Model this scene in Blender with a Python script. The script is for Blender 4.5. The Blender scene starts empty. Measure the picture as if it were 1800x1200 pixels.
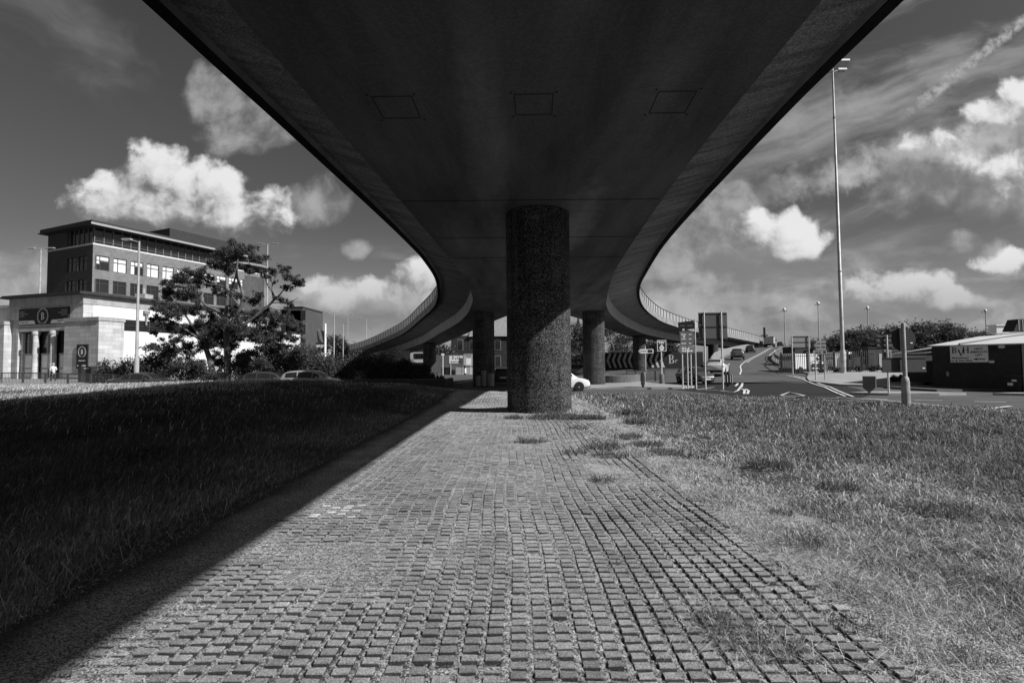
import bpy, bmesh, math, random
import numpy as np
from mathutils import Vector, Matrix
R = math.radians
random.seed(7); rng = np.random.default_rng(7)
sc = bpy.context.scene
COL = sc.collection
PI = math.pi

# ------------------------------------------------------------------ camera
EYE = 1.55
cd = bpy.data.cameras.new("camera"); cd.lens = 18.0; cd.sensor_width = 36.0
cd.clip_start = 0.05; cd.clip_end = 8000
cam = bpy.data.objects.new("camera", cd); COL.objects.link(cam)
RM = Matrix.Rotation(PI/2 + R(2.42), 3, 'X') @ Matrix.Rotation(R(-0.5), 3, 'Z')
cam.matrix_world = Matrix.Translation((0, 0, EYE)) @ RM.to_4x4()
sc.camera = cam

def ray(px, py):
    return RM @ Vector(((px-900)/900.0, (600-py)/900.0, -1.0))
def at(px, py, Y):
    "world point seen in photograph pixel (px, py) at distance Y straight ahead"
    d = ray(px, py); return Vector((0, 0, EYE)) + d*(Y/d.y)
def xat(px, Y, py=640): return at(px, py, Y).x
def zat(py, Y, px=900): return at(px, py, Y).z

# ------------------------------------------------------------------ sun and sky
SUN_EL, SUN_AZ = 38.2, 65.0           # azimuth measured to the right of straight behind the camera
sv = Vector((math.cos(R(SUN_EL))*math.sin(R(SUN_AZ)), -math.cos(R(SUN_EL))*math.cos(R(SUN_AZ)), math.sin(R(SUN_EL))))
sl = bpy.data.lights.new("sun", 'SUN'); sl.energy = 5.0; sl.angle = R(0.53); sl.color = (1, 1, 1)
so = bpy.data.objects.new("sun", sl); COL.objects.link(so)
so.location = (40, -20, 60); so.rotation_euler = sv.to_track_quat('Z', 'Y').to_euler()
sc.view_settings.view_transform = 'Standard'; sc.view_settings.look = 'None'
sc.cycles.use_denoising = True; sc.cycles.denoising_input_passes = 'RGB_ALBEDO_NORMAL'; sc.cycles.denoising_prefilter = 'ACCURATE'; sc.cycles.max_bounces = 5; sc.cycles.diffuse_bounces = 4; sc.cycles.transparent_max_bounces = 12
sc.view_settings.gamma = 1.0; sc.view_settings.exposure = 0.30

class NT:
    "small expression builder for shader nodes"
    def __init__(s, nt): s.nt = nt; s.n = nt.nodes; s.l = nt.links
    def put(s, sock, v):
        if v is None: return
        if hasattr(v, 'is_linked') or hasattr(v, 'links'): s.l.new(v, sock)
        else: sock.default_value = v
    def m(s, op, a, b=None, c=None, clamp=False):
        x = s.n.new('ShaderNodeMath'); x.operation = op; x.use_clamp = clamp
        s.put(x.inputs[0], a); s.put(x.inputs[1], b); s.put(x.inputs[2], c)
        return x.outputs[0]
    def v(s, op, a, b=None, scale=None):
        x = s.n.new('ShaderNodeVectorMath'); x.operation = op
        s.put(x.inputs[0], a); s.put(x.inputs[1], b)
        if scale is not None: s.put(x.inputs['Scale'], scale)
        return x.outputs['Value'] if op in ('DOT_PRODUCT', 'LENGTH', 'DISTANCE') else x.outputs['Vector']
    def noise(s, vec, scale=5, detail=4, rough=0.5, dist=0.0):
        x = s.n.new('ShaderNodeTexNoise'); s.put(x.inputs['Vector'], vec)
        x.inputs['Scale'].default_value = scale; x.inputs['Detail'].default_value = detail
        x.inputs['Roughness'].default_value = rough; x.inputs['Distortion'].default_value = dist
        return x.outputs[0]
    def ramp(s, fac, a, b, lo=0.0, hi=1.0, smooth=True):
        x = s.n.new('ShaderNodeMapRange'); x.interpolation_type = 'SMOOTHSTEP' if smooth else 'LINEAR'
        s.put(x.inputs['Value'], fac); s.put(x.inputs['From Min'], a); s.put(x.inputs['From Max'], b)
        s.put(x.inputs['To Min'], lo); s.put(x.inputs['To Max'], hi)
        return x.outputs[0]
    def mix(s, f, a, b):
        return s.m('ADD', s.m('MULTIPLY', a, s.m('SUBTRACT', 1.0, f)), s.m('MULTIPLY', b, f))
    def comb(s, x=0.0, y=0.0, z=0.0):
        n = s.n.new('ShaderNodeCombineXYZ'); s.put(n.inputs[0], x); s.put(n.inputs[1], y); s.put(n.inputs[2], z)
        return n.outputs[0]
    def sep(s, v):
        n = s.n.new('ShaderNodeSeparateXYZ'); s.l.new(v, n.inputs[0]); return n.outputs

world = bpy.data.worlds.new("World"); sc.world = world; world.use_nodes = True
wt = world.node_tree; wt.nodes.clear(); W = NT(wt)
sky = wt.nodes.new('ShaderNodeTexSky'); sky.sky_type = 'NISHITA'; sky.sun_disc = False
sky.sun_elevation = R(SUN_EL); sky.sun_rotation = R(180-SUN_AZ); sky.air_density = 1.0; sky.dust_density = 1.2
red = wt.nodes.new('ShaderNodeSeparateColor'); wt.links.new(sky.outputs[0], red.inputs[0])
tc = wt.nodes.new('ShaderNodeTexCoord')
dx, dy, dz = W.sep(tc.outputs['Generated'])
# the black and white film saw this sky through a red filter: only the red channel
def sky_uv(px, py):
    d = ray(px, py); return d.x/d.y, d.z/d.y
ysafe = W.m('MAXIMUM', W.m('ABSOLUTE', dy), 0.12)
U = W.m('DIVIDE', dx, ysafe); V = W.m('DIVIDE', dz, ysafe)
UV = W.comb(U, V, 0.0)
# cumulus heaps: centre px, centre py, half width, half height, weight
CUM = [(268,292,55,52,1),(335,322,72,44,1),(205,338,75,36,1),(290,362,165,36,.95),(395,335,48,42,.75),(440,368,62,46,.7),(180,352,60,26,.9),
 
 (600,520,75,26,.8),(560,500,34,20,.7),(690,520,70,30,.75),(735,487,40,34,.7),
 
 (1370,412,72,46,1),(1345,398,40,34,.9),(1385,392,36,30,.9),(1350,428,60,26,.8),(1410,425,40,28,.9),
 
 (1590,497,95,26,1),(1670,513,52,22,.9),(1540,505,55,24,.9),
 (1790,172,48,46,1),(1768,205,66,40,.95),(1722,238,50,24,.8),(1690,268,80,34,.6),(1780,285,120,50,.5),
 (1775,458,62,22,.85),
 (1000,540,90,40,.6),(1110,560,80,30,.6),(870,560,90,36,.6)]
FAINT = [(385,165,52,46,.9),(430,225,70,36,.8),(352,160,24,50,.9),(480,180,60,60,.5),(560,352,48,34,.8),(632,440,24,20,.8),(20,505,60,24,.9),(60,470,80,30,.6),(640,552,150,30,.9),(540,575,90,22,.8),
 (1250,425,110,70,.9),(1190,470,80,54,.9),(1310,480,150,44,.9),(1250,540,180,44,.9),(1420,545,150,36,.9),(1640,545,200,30,.8),(1690,424,34,16,.7),(1748,440,28,18,.8),(1800,565,130,30,.8),(1480,470,60,26,.6),(1690,300,190,60,1),(1790,290,150,90,1.3),(1720,262,90,46,.9),(1275,352,60,40,.9),(1880,240,140,110,1)]
def cloud_field(vec, lst=CUM):
    acc = None
    for (px, py, a, b, w) in lst:
        u0, v0 = sky_uv(px, py)
        t = W.v('MULTIPLY', W.v('SUBTRACT', vec, (u0, v0, 0)), (900.0/a*0.80, 900.0/b*0.80, 0))
        q = W.m('MULTIPLY', W.m('SUBTRACT', 1.0, W.v('DOT_PRODUCT', t, t)), w)
        acc = q if acc is None else W.m('MAXIMUM', acc, q)
    return W.m('MAXIMUM', acc, -0.9)
back_ = W.ramp(dy, -0.05, 0.12)
warp = wt.nodes.new('ShaderNodeTexNoise'); wt.links.new(UV, warp.inputs['Vector'])
warp.inputs['Scale'].default_value = 8; warp.inputs['Detail'].default_value = 2
wv = W.v('SCALE', W.v('SUBTRACT', warp.outputs['Color'], (.5, .5, .5)), scale=0.055)
UVw = W.v('MULTIPLY', W.v('ADD', UV, wv), (1, 1, 0))
fine = W.noise(UVw, 15, 9, 0.57)
d0 = cloud_field(UVw)
dens_raw = W.m('ADD', d0, W.m('MULTIPLY', W.m('SUBTRACT', fine, 0.5), 2.5))
faint = W.m('MULTIPLY', W.ramp(W.m('ADD', cloud_field(UVw, FAINT), W.m('MULTIPLY', W.m('SUBTRACT', fine, 0.5), 2.2)), -0.15, 1.0), back_)
UVs = W.v('ADD', UVw, (0.018, 0.034, 0))
d1 = W.m('ADD', cloud_field(UVs), W.m('MULTIPLY', W.m('SUBTRACT', W.noise(UVs, 15, 5, 0.6), 0.5), 1.6))
lit = W.ramp(W.m('SUBTRACT', dens_raw, d1), -0.75, 0.75)
dens = W.ramp(dens_raw, 0.0, W.mix(lit, 1.25, 0.62))
# high thin streaks across the right half, torn veils top left
def streaks(ang, sx, sy, sc_, lo, hi, det=7):
    c, s_ = math.cos(ang), math.sin(ang)
    a = W.m('ADD', W.m('MULTIPLY', U, c*sx), W.m('MULTIPLY', V, s_*sx))
    b = W.m('ADD', W.m('MULTIPLY', U, -s_*sy), W.m('MULTIPLY', V, c*sy))
    return W.ramp(W.noise(W.v('ADD', W.comb(a, b, 1.7), W.v('SCALE', wv, scale=3.0)), sc_, det, 0.58, 0.35), lo, hi)
cir = streaks(R(17), 1.0, 5.2, 1.75, 0.40, 0.72)
cirmask = W.m('MULTIPLY', W.ramp(U, 0.22, 0.5), W.ramp(V, 0.10, 0.30))
def line_band(p0, p1, half, n_amp):
    (u0, v0), (u1, v1) = sky_uv(*p0), sky_uv(*p1)
    L = math.hypot(u1-u0, v1-v0); tx, ty = (u1-u0)/L, (v1-v0)/L
    along = W.m('ADD', W.m('MULTIPLY', W.m('SUBTRACT', U, u0), tx), W.m('MULTIPLY', W.m('SUBTRACT', V, v0), ty))
    acr = W.m('ADD', W.m('MULTIPLY', W.m('SUBTRACT', U, u0), -ty), W.m('MULTIPLY', W.m('SUBTRACT', V, v0), tx))
    acr = W.m('ADD', acr, W.m('MULTIPLY', W.m('SUBTRACT', W.noise(UV, 38, 4, .6), .5), n_amp))
    f = W.ramp(W.m('ABSOLUTE', acr), 0.0, half, 1.0, 0.0)
    g = W.m('MULTIPLY', W.ramp(along, 0.0, L*0.35), W.ramp(along, L*1.0, L*1.3, 1.0, 0.0))
    return W.m('MULTIPLY', f, g)
trail = W.m('MULTIPLY', line_band((1560, 228), (1810, 28), 0.016, 0.030), W.ramp(W.noise(UV, 60, 4, .6), .30, .62))
bank = W.m('MULTIPLY', line_band((1290, 348), (1740, 240), 0.050, 0.09), W.ramp(W.noise(UVw, 9, 7, .6), .26, .62))
bank2 = W.m('MULTIPLY', line_band((1300, 235), (1640, 150), 0.050, 0.07), W.ramp(W.noise(UVw, 7, 7, .6), .36, .74))
veil = W.m('MULTIPLY', streaks(R(-35), 1.0, 2.4, 2.3, 0.46, 0.82), W.ramp(U, -0.42, -0.62))
veil = W.m('MULTIPLY', veil, W.ramp(V, 0.44, 0.60))
base = W.m('MULTIPLY', red.outputs[0], 1.0)
SKYK = 0.44
base = W.m('MULTIPLY', base, SKYK)
lowhaze = W.ramp(V, 0.0, 0.30, 1.0, 0.0)
base = W.m('ADD', base, W.m('MULTIPLY', lowhaze, 0.75))
back = W.ramp(dy, -0.05, 0.12)           # the same heaps would mirror behind the camera: there plain broken cloud
bcl = W.m('MULTIPLY', W.m('MULTIPLY', W.ramp(W.noise(tc.outputs['Generated'], 3.2, 7, .6), .56, .70), W.m('SUBTRACT', 1.0, back)), .5)
cval = W.mix(lit, W.ramp(V, .05, .25, 1.7, 2.2), W.ramp(V, .07, .24, 3.9, 7.0))
o = W.mix(W.m('MULTIPLY', W.m('MULTIPLY', cir, cirmask), 0.80), base, 3.2)
o = W.mix(W.m('MULTIPLY', veil, 0.45), o, 2.4)
o = W.mix(W.m('MULTIPLY', bank2, 0.6), o, 3.8)
o = W.mix(W.m('MULTIPLY', trail, 0.8), o, 4.2)
layer = W.noise(W.v('ADD', W.comb(W.m('MULTIPLY', U, 1.0), W.m('MULTIPLY', V, 3.2), 4.0), W.v('SCALE', wv, scale=1.5)), 4.2, 8, 0.56)
lsh = W.noise(W.v('ADD', W.comb(W.m('MULTIPLY', U, 1.0), W.m('MULTIPLY', V, 3.2), 4.0), (0.02, 0.06, 0)), 4.2, 5, 0.56)
lcov = W.m('MULTIPLY', W.ramp(layer, .44, .62), W.m('MULTIPLY', W.ramp(V, .26, .13), W.ramp(V, .0, .03)))
o = W.mix(W.m('MULTIPLY', lcov, .85), o, W.mix(W.ramp(W.m('SUBTRACT', layer, lsh), -.10, .12), 1.5, 3.5))
o = W.mix(W.m('MULTIPLY', faint, 0.74), o, W.mix(lit, 1.9, 4.2))
o = W.mix(W.m('MULTIPLY', bank, 0.80), o, 4.6)
o = W.mix(W.m('MULTIPLY', W.m('MULTIPLY', dens, 0.95), back), o, cval)
o = W.mix(bcl, o, 3.0)
gcol = wt.nodes.new('ShaderNodeCombineColor')
for i in range(3): wt.links.new(o, gcol.inputs[i])
bg = wt.nodes.new('ShaderNodeBackground'); wt.links.new(gcol.outputs[0], bg.inputs['Color']); bg.inputs['Strength'].default_value = 0.098
wo = wt.nodes.new('ShaderNodeOutputWorld'); wt.links.new(bg.outputs[0], wo.inputs['Surface'])

# ------------------------------------------------------------------ materials (the photograph is black and white)
MATS = {}
def mat(name, val, rough=0.8, var=0.25, scale=3.0, detail=6, bump=0.0, bscale=40.0, metal=0.0, spec=0.3, speck=None, stretch=None, streak=0.0, coat=0.0, alpha=None, attr=None, brick=None, trans=0.0, patches=None):
    if name in MATS: return MATS[name]
    m = bpy.data.materials.new(name); m.use_nodes = True; nt = m.node_tree; nt.nodes.clear(); N = NT(nt)
    out = nt.nodes.new('ShaderNodeOutputMaterial'); b = nt.nodes.new('ShaderNodeBsdfPrincipled')
    tc = nt.nodes.new('ShaderNodeTexCoord'); vec = tc.outputs['Object']
    if stretch: vec = N.v('MULTIPLY', vec, stretch)
    f = N.noise(vec, scale, detail, 0.6)
    f = N.ramp(f, 0.25, 0.75, 1.0-var, 1.0+var, False)
    if streak:
        s = N.noise(N.v('MULTIPLY', tc.outputs['Object'], (2.2, 2.2, 0.12)), 1.6, 5, .65)
        f = N.m('MULTIPLY', f, N.ramp(s, .42, .75, 1.0, 1.0-streak))
    if patches:                                 # soft lighter patches: x, y, half width, half length, strength
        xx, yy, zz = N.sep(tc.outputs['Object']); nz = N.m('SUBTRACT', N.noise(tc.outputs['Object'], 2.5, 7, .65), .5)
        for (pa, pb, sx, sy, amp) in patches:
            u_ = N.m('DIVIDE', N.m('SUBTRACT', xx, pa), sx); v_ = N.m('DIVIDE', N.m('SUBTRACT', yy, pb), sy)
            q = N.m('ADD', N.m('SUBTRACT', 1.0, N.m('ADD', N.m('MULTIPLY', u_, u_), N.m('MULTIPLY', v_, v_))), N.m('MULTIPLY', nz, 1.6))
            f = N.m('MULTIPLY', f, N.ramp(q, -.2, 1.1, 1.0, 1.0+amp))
    if brick:                                   # (scale, mortar tone)
        bt = nt.nodes.new('ShaderNodeTexBrick')
        xx, yy, zz = N.sep(tc.outputs['Object'])
        nt.links.new(N.comb(N.m('ADD', xx, yy), zz, 0.0), bt.inputs['Vector'])
        bt.inputs['Color1'].default_value = (1,)*3+(1,); bt.inputs['Color2'].default_value = (.72,)*3+(1,)
        bt.inputs['Mortar'].default_value = (brick[1],)*3+(1,)
        bt.inputs['Scale'].default_value = brick[0]; bt.inputs['Mortar Size'].default_value = brick[2] if len(brick) > 2 else .02
        bt.inputs['Brick Width'].default_value = brick[3] if len(brick) > 3 else .5; bt.inputs['Row Height'].default_value = .25
        sc_ = nt.nodes.new('ShaderNodeSeparateColor'); nt.links.new(bt.outputs['Color'], sc_.inputs[0])
        f = N.m('MULTIPLY', f, sc_.outputs[0])
    if speck:                                   # (scale, tone range low, high)
        vo = nt.nodes.new('ShaderNodeTexVoronoi'); nt.links.new(tc.outputs['Object'], vo.inputs['Vector']); vo.inputs['Scale'].default_value = speck[0]
        sp = nt.nodes.new('ShaderNodeSeparateColor'); nt.links.new(vo.outputs['Color'], sp.inputs[0])
        f = N.m('MULTIPLY', f, N.ramp(N.m('POWER', sp.outputs[0], speck[3] if len(speck) > 3 else 1.6), 0, 1, speck[1], speck[2], False))
    v = N.m('MULTIPLY', f, val)
    if attr:
        an = nt.nodes.new('ShaderNodeAttribute'); an.attribute_name = attr
        v = N.m('MULTIPLY', v, an.outputs['Fac'])
    cc = nt.nodes.new('ShaderNodeCombineColor')
    for i in range(3): nt.links.new(v, cc.inputs[i])
    nt.links.new(cc.outputs[0], b.inputs['Base Color'])
    b.inputs['Roughness'].default_value = rough; b.inputs['Metallic'].default_value = metal
    b.inputs['Specular IOR Level'].default_value = spec
    if coat: b.inputs['Coat Weight'].default_value = coat; b.inputs['Coat Roughness'].default_value = .04
    if bump:
        bn = nt.nodes.new('ShaderNodeBump'); bn.inputs['Strength'].default_value = bump; bn.inputs['Distance'].default_value = .02
        nt.links.new(N.noise(vec, bscale, 5, .6), bn.inputs['Height']); nt.links.new(bn.outputs[0], b.inputs['Normal'])
    sh = b.outputs[0]
    if trans:
        tr = nt.nodes.new('ShaderNodeBsdfTranslucent'); nt.links.new(cc.outputs[0], tr.inputs['Color'])
        mx = nt.nodes.new('ShaderNodeMixShader'); mx.inputs[0].default_value = trans
        nt.links.new(sh, mx.inputs[1]); nt.links.new(tr.outputs[0], mx.inputs[2]); sh = mx.outputs[0]
    if alpha is not None:
        tr = nt.nodes.new('ShaderNodeBsdfTransparent'); mx = nt.nodes.new('ShaderNodeMixShader'); mx.inputs[0].default_value = alpha
        nt.links.new(tr.outputs[0], mx.inputs[1]); nt.links.new(sh, mx.inputs[2]); sh = mx.outputs[0]
    nt.links.new(sh, out.inputs['Surface'])
    MATS[name] = m; return m

# ------------------------------------------------------------------ mesh helpers
class MB:
    def __init__(s): s.v = []; s.f = []; s.M = Matrix.Identity(4)
    def add(s, vs, fs):
        o = len(s.v); s.v += [tuple(s.M @ Vector(p)) for p in vs]; s.f += [tuple(i+o for i in f) for f in fs]; return s
    def box(s, x0, x1, y0, y1, z0, z1):
        if x0 > x1: x0, x1 = x1, x0
        if y0 > y1: y0, y1 = y1, y0
        if z0 > z1: z0, z1 = z1, z0
        return s.add([(x0,y0,z0),(x1,y0,z0),(x1,y1,z0),(x0,y1,z0),(x0,y0,z1),(x1,y0,z1),(x1,y1,z1),(x0,y1,z1)],
              [(0,3,2,1),(4,5,6,7),(0,1,5,4),(1,2,6,5),(2,3,7,6),(3,0,4,7)])
    def tube(s, pts, rad, n=10, cap=True):
        pts = [Vector(p) for p in pts]; k = len(pts)
        if not hasattr(rad, '__len__'): rad = [rad]*k
        vs = []; fs = []; prev = None
        for i, p in enumerate(pts):
            t = (pts[min(i+1, k-1)]-pts[max(i-1, 0)]).normalized()
            if prev is None: a = t.orthogonal().normalized()
            else:
                a = prev - t*prev.dot(t); a = a.normalized() if a.length > 1e-6 else t.orthogonal().normalized()
            prev = a; b = t.cross(a)
            for j in range(n):
                an = 2*PI*j/n; vs.append(p + (a*math.cos(an)+b*math.sin(an))*rad[i])
        for i in range(k-1):
            for j in range(n): fs.append((i*n+j, i*n+(j+1)%n, (i+1)*n+(j+1)%n, (i+1)*n+j))
        if cap: fs += [tuple(range(n-1, -1, -1)), tuple((k-1)*n+j for j in range(n))]
        return s.add(vs, fs)
    def lathe(s, prof, n=24, c=(0, 0, 0)):
        vs = []; fs = []; k = len(prof)
        for r, z in prof:
            for j in range(n): vs.append((c[0]+r*math.cos(2*PI*j/n), c[1]+r*math.sin(2*PI*j/n), c[2]+z))
        for i in range(k-1):
            for j in range(n): fs.append((i*n+j, i*n+(j+1)%n, (i+1)*n+(j+1)%n, (i+1)*n+j))
        fs += [tuple(range(n-1, -1, -1)), tuple((k-1)*n+j for j in range(n))]
        return s.add(vs, fs)
    def prism(s, poly, d0, d1, axis='y'):
        "polygon given in two coordinates, extruded along the third"
        def mk(a, b, d): return {'y': (a, d, b), 'x': (d, a, b), 'z': (a, b, d)}[axis]
        n = len(poly); vs = [mk(a, b, d0) for a, b in poly]+[mk(a, b, d1) for a, b in poly]
        fs = [tuple(range(n)), tuple(range(2*n-1, n-1, -1))]+[(i, i+n, (i+1) % n+n, (i+1) % n) for i in range(n)]
        return s.add(vs, fs)
    def sphere(s, c, r, n=12, sz=1.0):
        pr = [(max(1e-3, r*math.sin(PI*i/8)), -r*sz*math.cos(PI*i/8)) for i in range(9)]
        return s.lathe(pr, n, c)
    def build(s, name, m, parent=None, smooth=False, bevel=0.0):
        me = bpy.data.meshes.new(name); me.from_pydata(s.v, [], s.f); me.validate()
        bm = bmesh.new(); bm.from_mesh(me); bmesh.ops.recalc_face_normals(bm, faces=bm.faces); bm.to_mesh(me); bm.free()
        ob = bpy.data.objects.new(name, me); COL.objects.link(ob)
        if isinstance(m, (list, tuple)):
            for q in m: me.materials.append(q)
        else: me.materials.append(m)
        if smooth:
            for p in me.polygons: p.use_smooth = True
            try: me.set_sharp_from_angle(angle=R(40))
            except Exception: pass
        if parent is not None: ob.parent = parent
        if bevel:
            md = ob.modifiers.new('bevel', 'BEVEL'); md.width = bevel; md.segments = 2; md.limit_method = 'ANGLE'
        return ob
def np_mesh(name, verts, faces_list, m, parent=None, tone=None, smooth=False):
    "faces_list: list of int arrays (n,k)"
    me = bpy.data.meshes.new(name); verts = np.asarray(verts, np.float32)
    me.vertices.add(len(verts)); me.vertices.foreach_set('co', verts.ravel())
    loops = np.concatenate([f.ravel() for f in faces_list]).astype(np.int32)
    sizes = np.concatenate([np.full(len(f), f.shape[1], np.int32) for f in faces_list])
    starts = np.concatenate([[0], np.cumsum(sizes)[:-1]]).astype(np.int32)
    me.loops.add(len(loops)); me.loops.foreach_set('vertex_index', loops)
    me.polygons.add(len(sizes)); me.polygons.foreach_set('loop_start', starts); me.polygons.foreach_set('loop_total', sizes)
    me.polygons.foreach_set('use_smooth', np.full(len(sizes), bool(smooth)))
    me.update(calc_edges=True); me.validate()
    if tone is not None:
        at_ = me.attributes.new('tone', 'FLOAT', 'POINT'); at_.data.foreach_set('value', np.asarray(tone, np.float32))
    me.materials.append(m)
    ob = bpy.data.objects.new(name, me); COL.objects.link(ob)
    if parent is not None: ob.parent = parent
    return ob
def tag(o, label=None, cat=None, group=None, kind=None):
    if label: o['label'] = label
    if cat: o['category'] = cat
    if group: o['group'] = group
    if kind: o['kind'] = kind
    return o
def thing(name, label, cat, loc=(0, 0, 0), rz=0.0, group=None):
    o = bpy.data.objects.new(name, None); COL.objects.link(o); o.empty_display_size = .3
    o.location = loc; o.rotation_euler = (0, 0, rz); return tag(o, label, cat, group)
def struct(o): o['kind'] = 'structure'; return o
def kids(o): return [c for c in bpy.data.objects if c.parent == o]
def dup(o, loc=None, rz=None, scale=None, label=None, parent=None):
    c = o.copy(); COL.objects.link(c)
    if parent is not None: c.parent = parent
    if loc is not None: c.location = loc
    if rz is not None: c.rotation_euler = (0, 0, rz)
    if scale is not None: c.scale = scale if hasattr(scale, '__len__') else (scale,)*3
    if label: c['label'] = label
    for k in kids(o): dup(k, parent=c)
    return c
def catmull(pts, n):
    P = [np.array(p, float) for p in pts]; P = [2*P[0]-P[1]]+P+[2*P[-1]-P[-2]]; out = []
    for i in range(1, len(P)-2):
        for j in range(n):
            t = j/n; a, b, c, d = P[i-1:i+3]
            out.append(.5*((2*b)+(-a+c)*t+(2*a-5*b+4*c-d)*t*t+(-a+3*b-3*c+d)*t**3))
    out.append(P[-2]); return out
# lettering: bars for writing the photograph does not resolve, real letters where it does
def text_mesh(txt, size, align='CENTER', bold=0.0):
    cu = bpy.data.curves.new('lettering', 'FONT'); cu.body = txt; cu.size = size; cu.align_x = align; cu.align_y = 'CENTER'; cu.extrude = .004; cu.offset = bold; cu.resolution_u = 3
    t = bpy.data.objects.new('tmp', cu); COL.objects.link(t)
    me = bpy.data.meshes.new_from_object(t.evaluated_get(bpy.context.evaluated_depsgraph_get()))
    vs = [tuple(v.co) for v in me.vertices]; fs = [tuple(p.vertices) for p in me.polygons]
    bpy.data.objects.remove(t); bpy.data.meshes.remove(me)
    return vs, fs
def add_text(mb, txt, size, x, z, y, align='CENTER', bold=0.0, xs=1.0):
    "writing in the XZ plane, facing -Y"
    vs, fs = text_mesh(txt, size, align, bold)
    mb.add([(x+a*xs, y-c, z+b) for a, b, c in vs], fs)
def serif(mb, ch, x, z, h, y, t=.006):
    "a serif capital, height h, lower left corner (x, z), facing -Y"
    w = h*.16; th = h*.055
    def pr(poly): mb.prism([(x+a*h, z+b*h) for a, b in poly], y-t, y)
    def stem(cx, wide=.16): pr([(cx-wide/2, 0.03), (cx+wide/2, .03), (cx+wide/2, .97), (cx-wide/2, .97)])
    def foot(cx, zz, wd=.30): pr([(cx-wd/2, zz), (cx+wd/2, zz), (cx+wd/2, zz+.055), (cx-wd/2, zz+.055)])
    def bowl(x0, z0, z1, wd, inner):
        n = 14; c = (z0+z1)/2; r = (z1-z0)/2
        for i in range(n):
            a0, a1 = -PI/2+PI*i/n, -PI/2+PI*(i+1)/n
            q = []
            for a, kx, kz in ((a0, wd, r), (a1, wd, r), (a1, wd-inner, r-.05), (a0, wd-inner, r-.05)): q.append((x0+kx*math.cos(a), c+kz*math.sin(a)))
            pr(q)
    if ch == 'B':
        stem(.17); foot(.13, 0, .24); foot(.13, .945, .24); bowl(.24, 0.0, .53, .42, .15); bowl(.24, .48, 1.0, .36, .14); return .72*h
    if ch == 'H':
        stem(.17); stem(.72); foot(.17, 0); foot(.17, .945); foot(.72, 0); foot(.72, .945); pr([(.2, .48), (.7, .48), (.7, .54), (.2, .54)]); return .95*h
    if ch == 'V':
        pr([(.05, .98), (.24, .98), (.52, .12), (.46, 0), (.42, 0)]); pr([(.70, .98), (.78, .98), (.50, 0), (.44, 0), (.46, .1)]); foot(.14, .945, .3); foot(.74, .945, .24); return .85*h
def serif_r(mb, x, z, h, y):
    mb.prism([(x, z), (x+.15*h, z), (x+.15*h, z+h), (x, z+h)], y-.006, y)
    mb.prism([(x+.15*h, z+.72*h), (x+.3*h, z+.95*h), (x+.62*h, z+h), (x+.66*h, z+.78*h), (x+.4*h, z+.80*h), (x+.15*h, z+.55*h)], y-.006, y)

# ------------------------------------------------------------------ terrain height
CP = []
for Y in (-15, -6, 0, 4, 8, 12, 16, 20):
    for X in (-2.5, 0, 2.5): CP.append((X, Y, 0))
CP += [(6,0,0),(6,6,0),(6,12,0),(6,18,-.05),(12,6,0),(12,14,-.1),(12,20,-.2),(18,8,-.15),(25,0,-.2),(17.4,17.4,-.25),(12,27,-.35),(14.8,22.2,-.3),
 (2,26,-.1),(3,32.5,-.42),(8,31,-.40),(-4,4,.02),(-4,12,.1),(-6,8,.15),(-6,14,.25),(-6,20,.34),(-6,26,.30),(-6,30,.25),(-10,8,.3),(-10,14,.45),(-10,20,.44),(-10,26,.63),(-10,30,.36),
 (-18,14,.42),(-18,20,.48),(-18,27,.55),(-18,31,.25),(-30,14,.42),(-30,20,.52),(-30,27,.52),(-30,31,.3),(-45,25,.58),(-45,31,.35),(-14,2,.3),(-14,-10,.3),(-30,0,.4),(-2.8,25,.22),(-3,20,.13),(-3,29,.0),
 (-55,37,-.25),(-30,37,-.4),(-18,37,-.45),(-8,37,-.5),(0,37,-.5),(5,37,-.5),(-8,41,-.52),(5,41,-.5),(-55,42,-.1),(-30,42,-.25),(-18,42,-.35),
 (-2.6,47,-.62),(7.5,47,-.6),(-42,50,.2),(-55,52,.2),(-30,52,.0),(-42,46,.15),(-30,46,-.1),(-18,48,-.2),(-6,42,-.45),
 (-10,62,-.5),(-10,80,-.35),(-8,105,-.3),(0,60,-.4),(0,80,-.2),(0,100,-.1),(19.7,80,.25),(20,95,.2),(32,95,.3),(9,60,-.3),(13,40,-.5),(16,44,-.48),(12,50,-.5),
 (21,53,-.1),(21,44,-.4),(29,52,.0),(36,58,.25),(46,58,.25),(32,50,.15),(28,44,-.25),(24,34,-.45),(20,28,-.40),(24.5,24.5,-.35),(28,34,-.52),(35,33,-.53),(42,30,-.5),(27,38,-.42),(34,42,-.3),
 (30,10,-.3),(45,15,-.4),(120,150,.3),(-120,150,.3),(0,150,0),(-100,60,.3),(-70,80,.3),(100,80,.4),(60,80,.4),(60,40,-.2),(0,250,0),(200,250,.3),(-200,250,.3),(-60,-40,.3),(60,-40,0),(0,-40,0),(-40,110,0),(40,120,.3)]
CPa = np.array(CP, float); CC = 3.0
_D = np.sqrt(((CPa[:, None, :2]-CPa[None, :, :2])**2).sum(-1)+CC*CC)
_n = len(CPa); _A = np.zeros((_n+1, _n+1)); _A[:_n, :_n] = _D; _A[:_n, _n] = 1; _A[_n, :_n] = 1
_w = np.linalg.solve(_A+np.eye(_n+1)*1e-9, np.concatenate([CPa[:, 2], [0]]))
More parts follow.
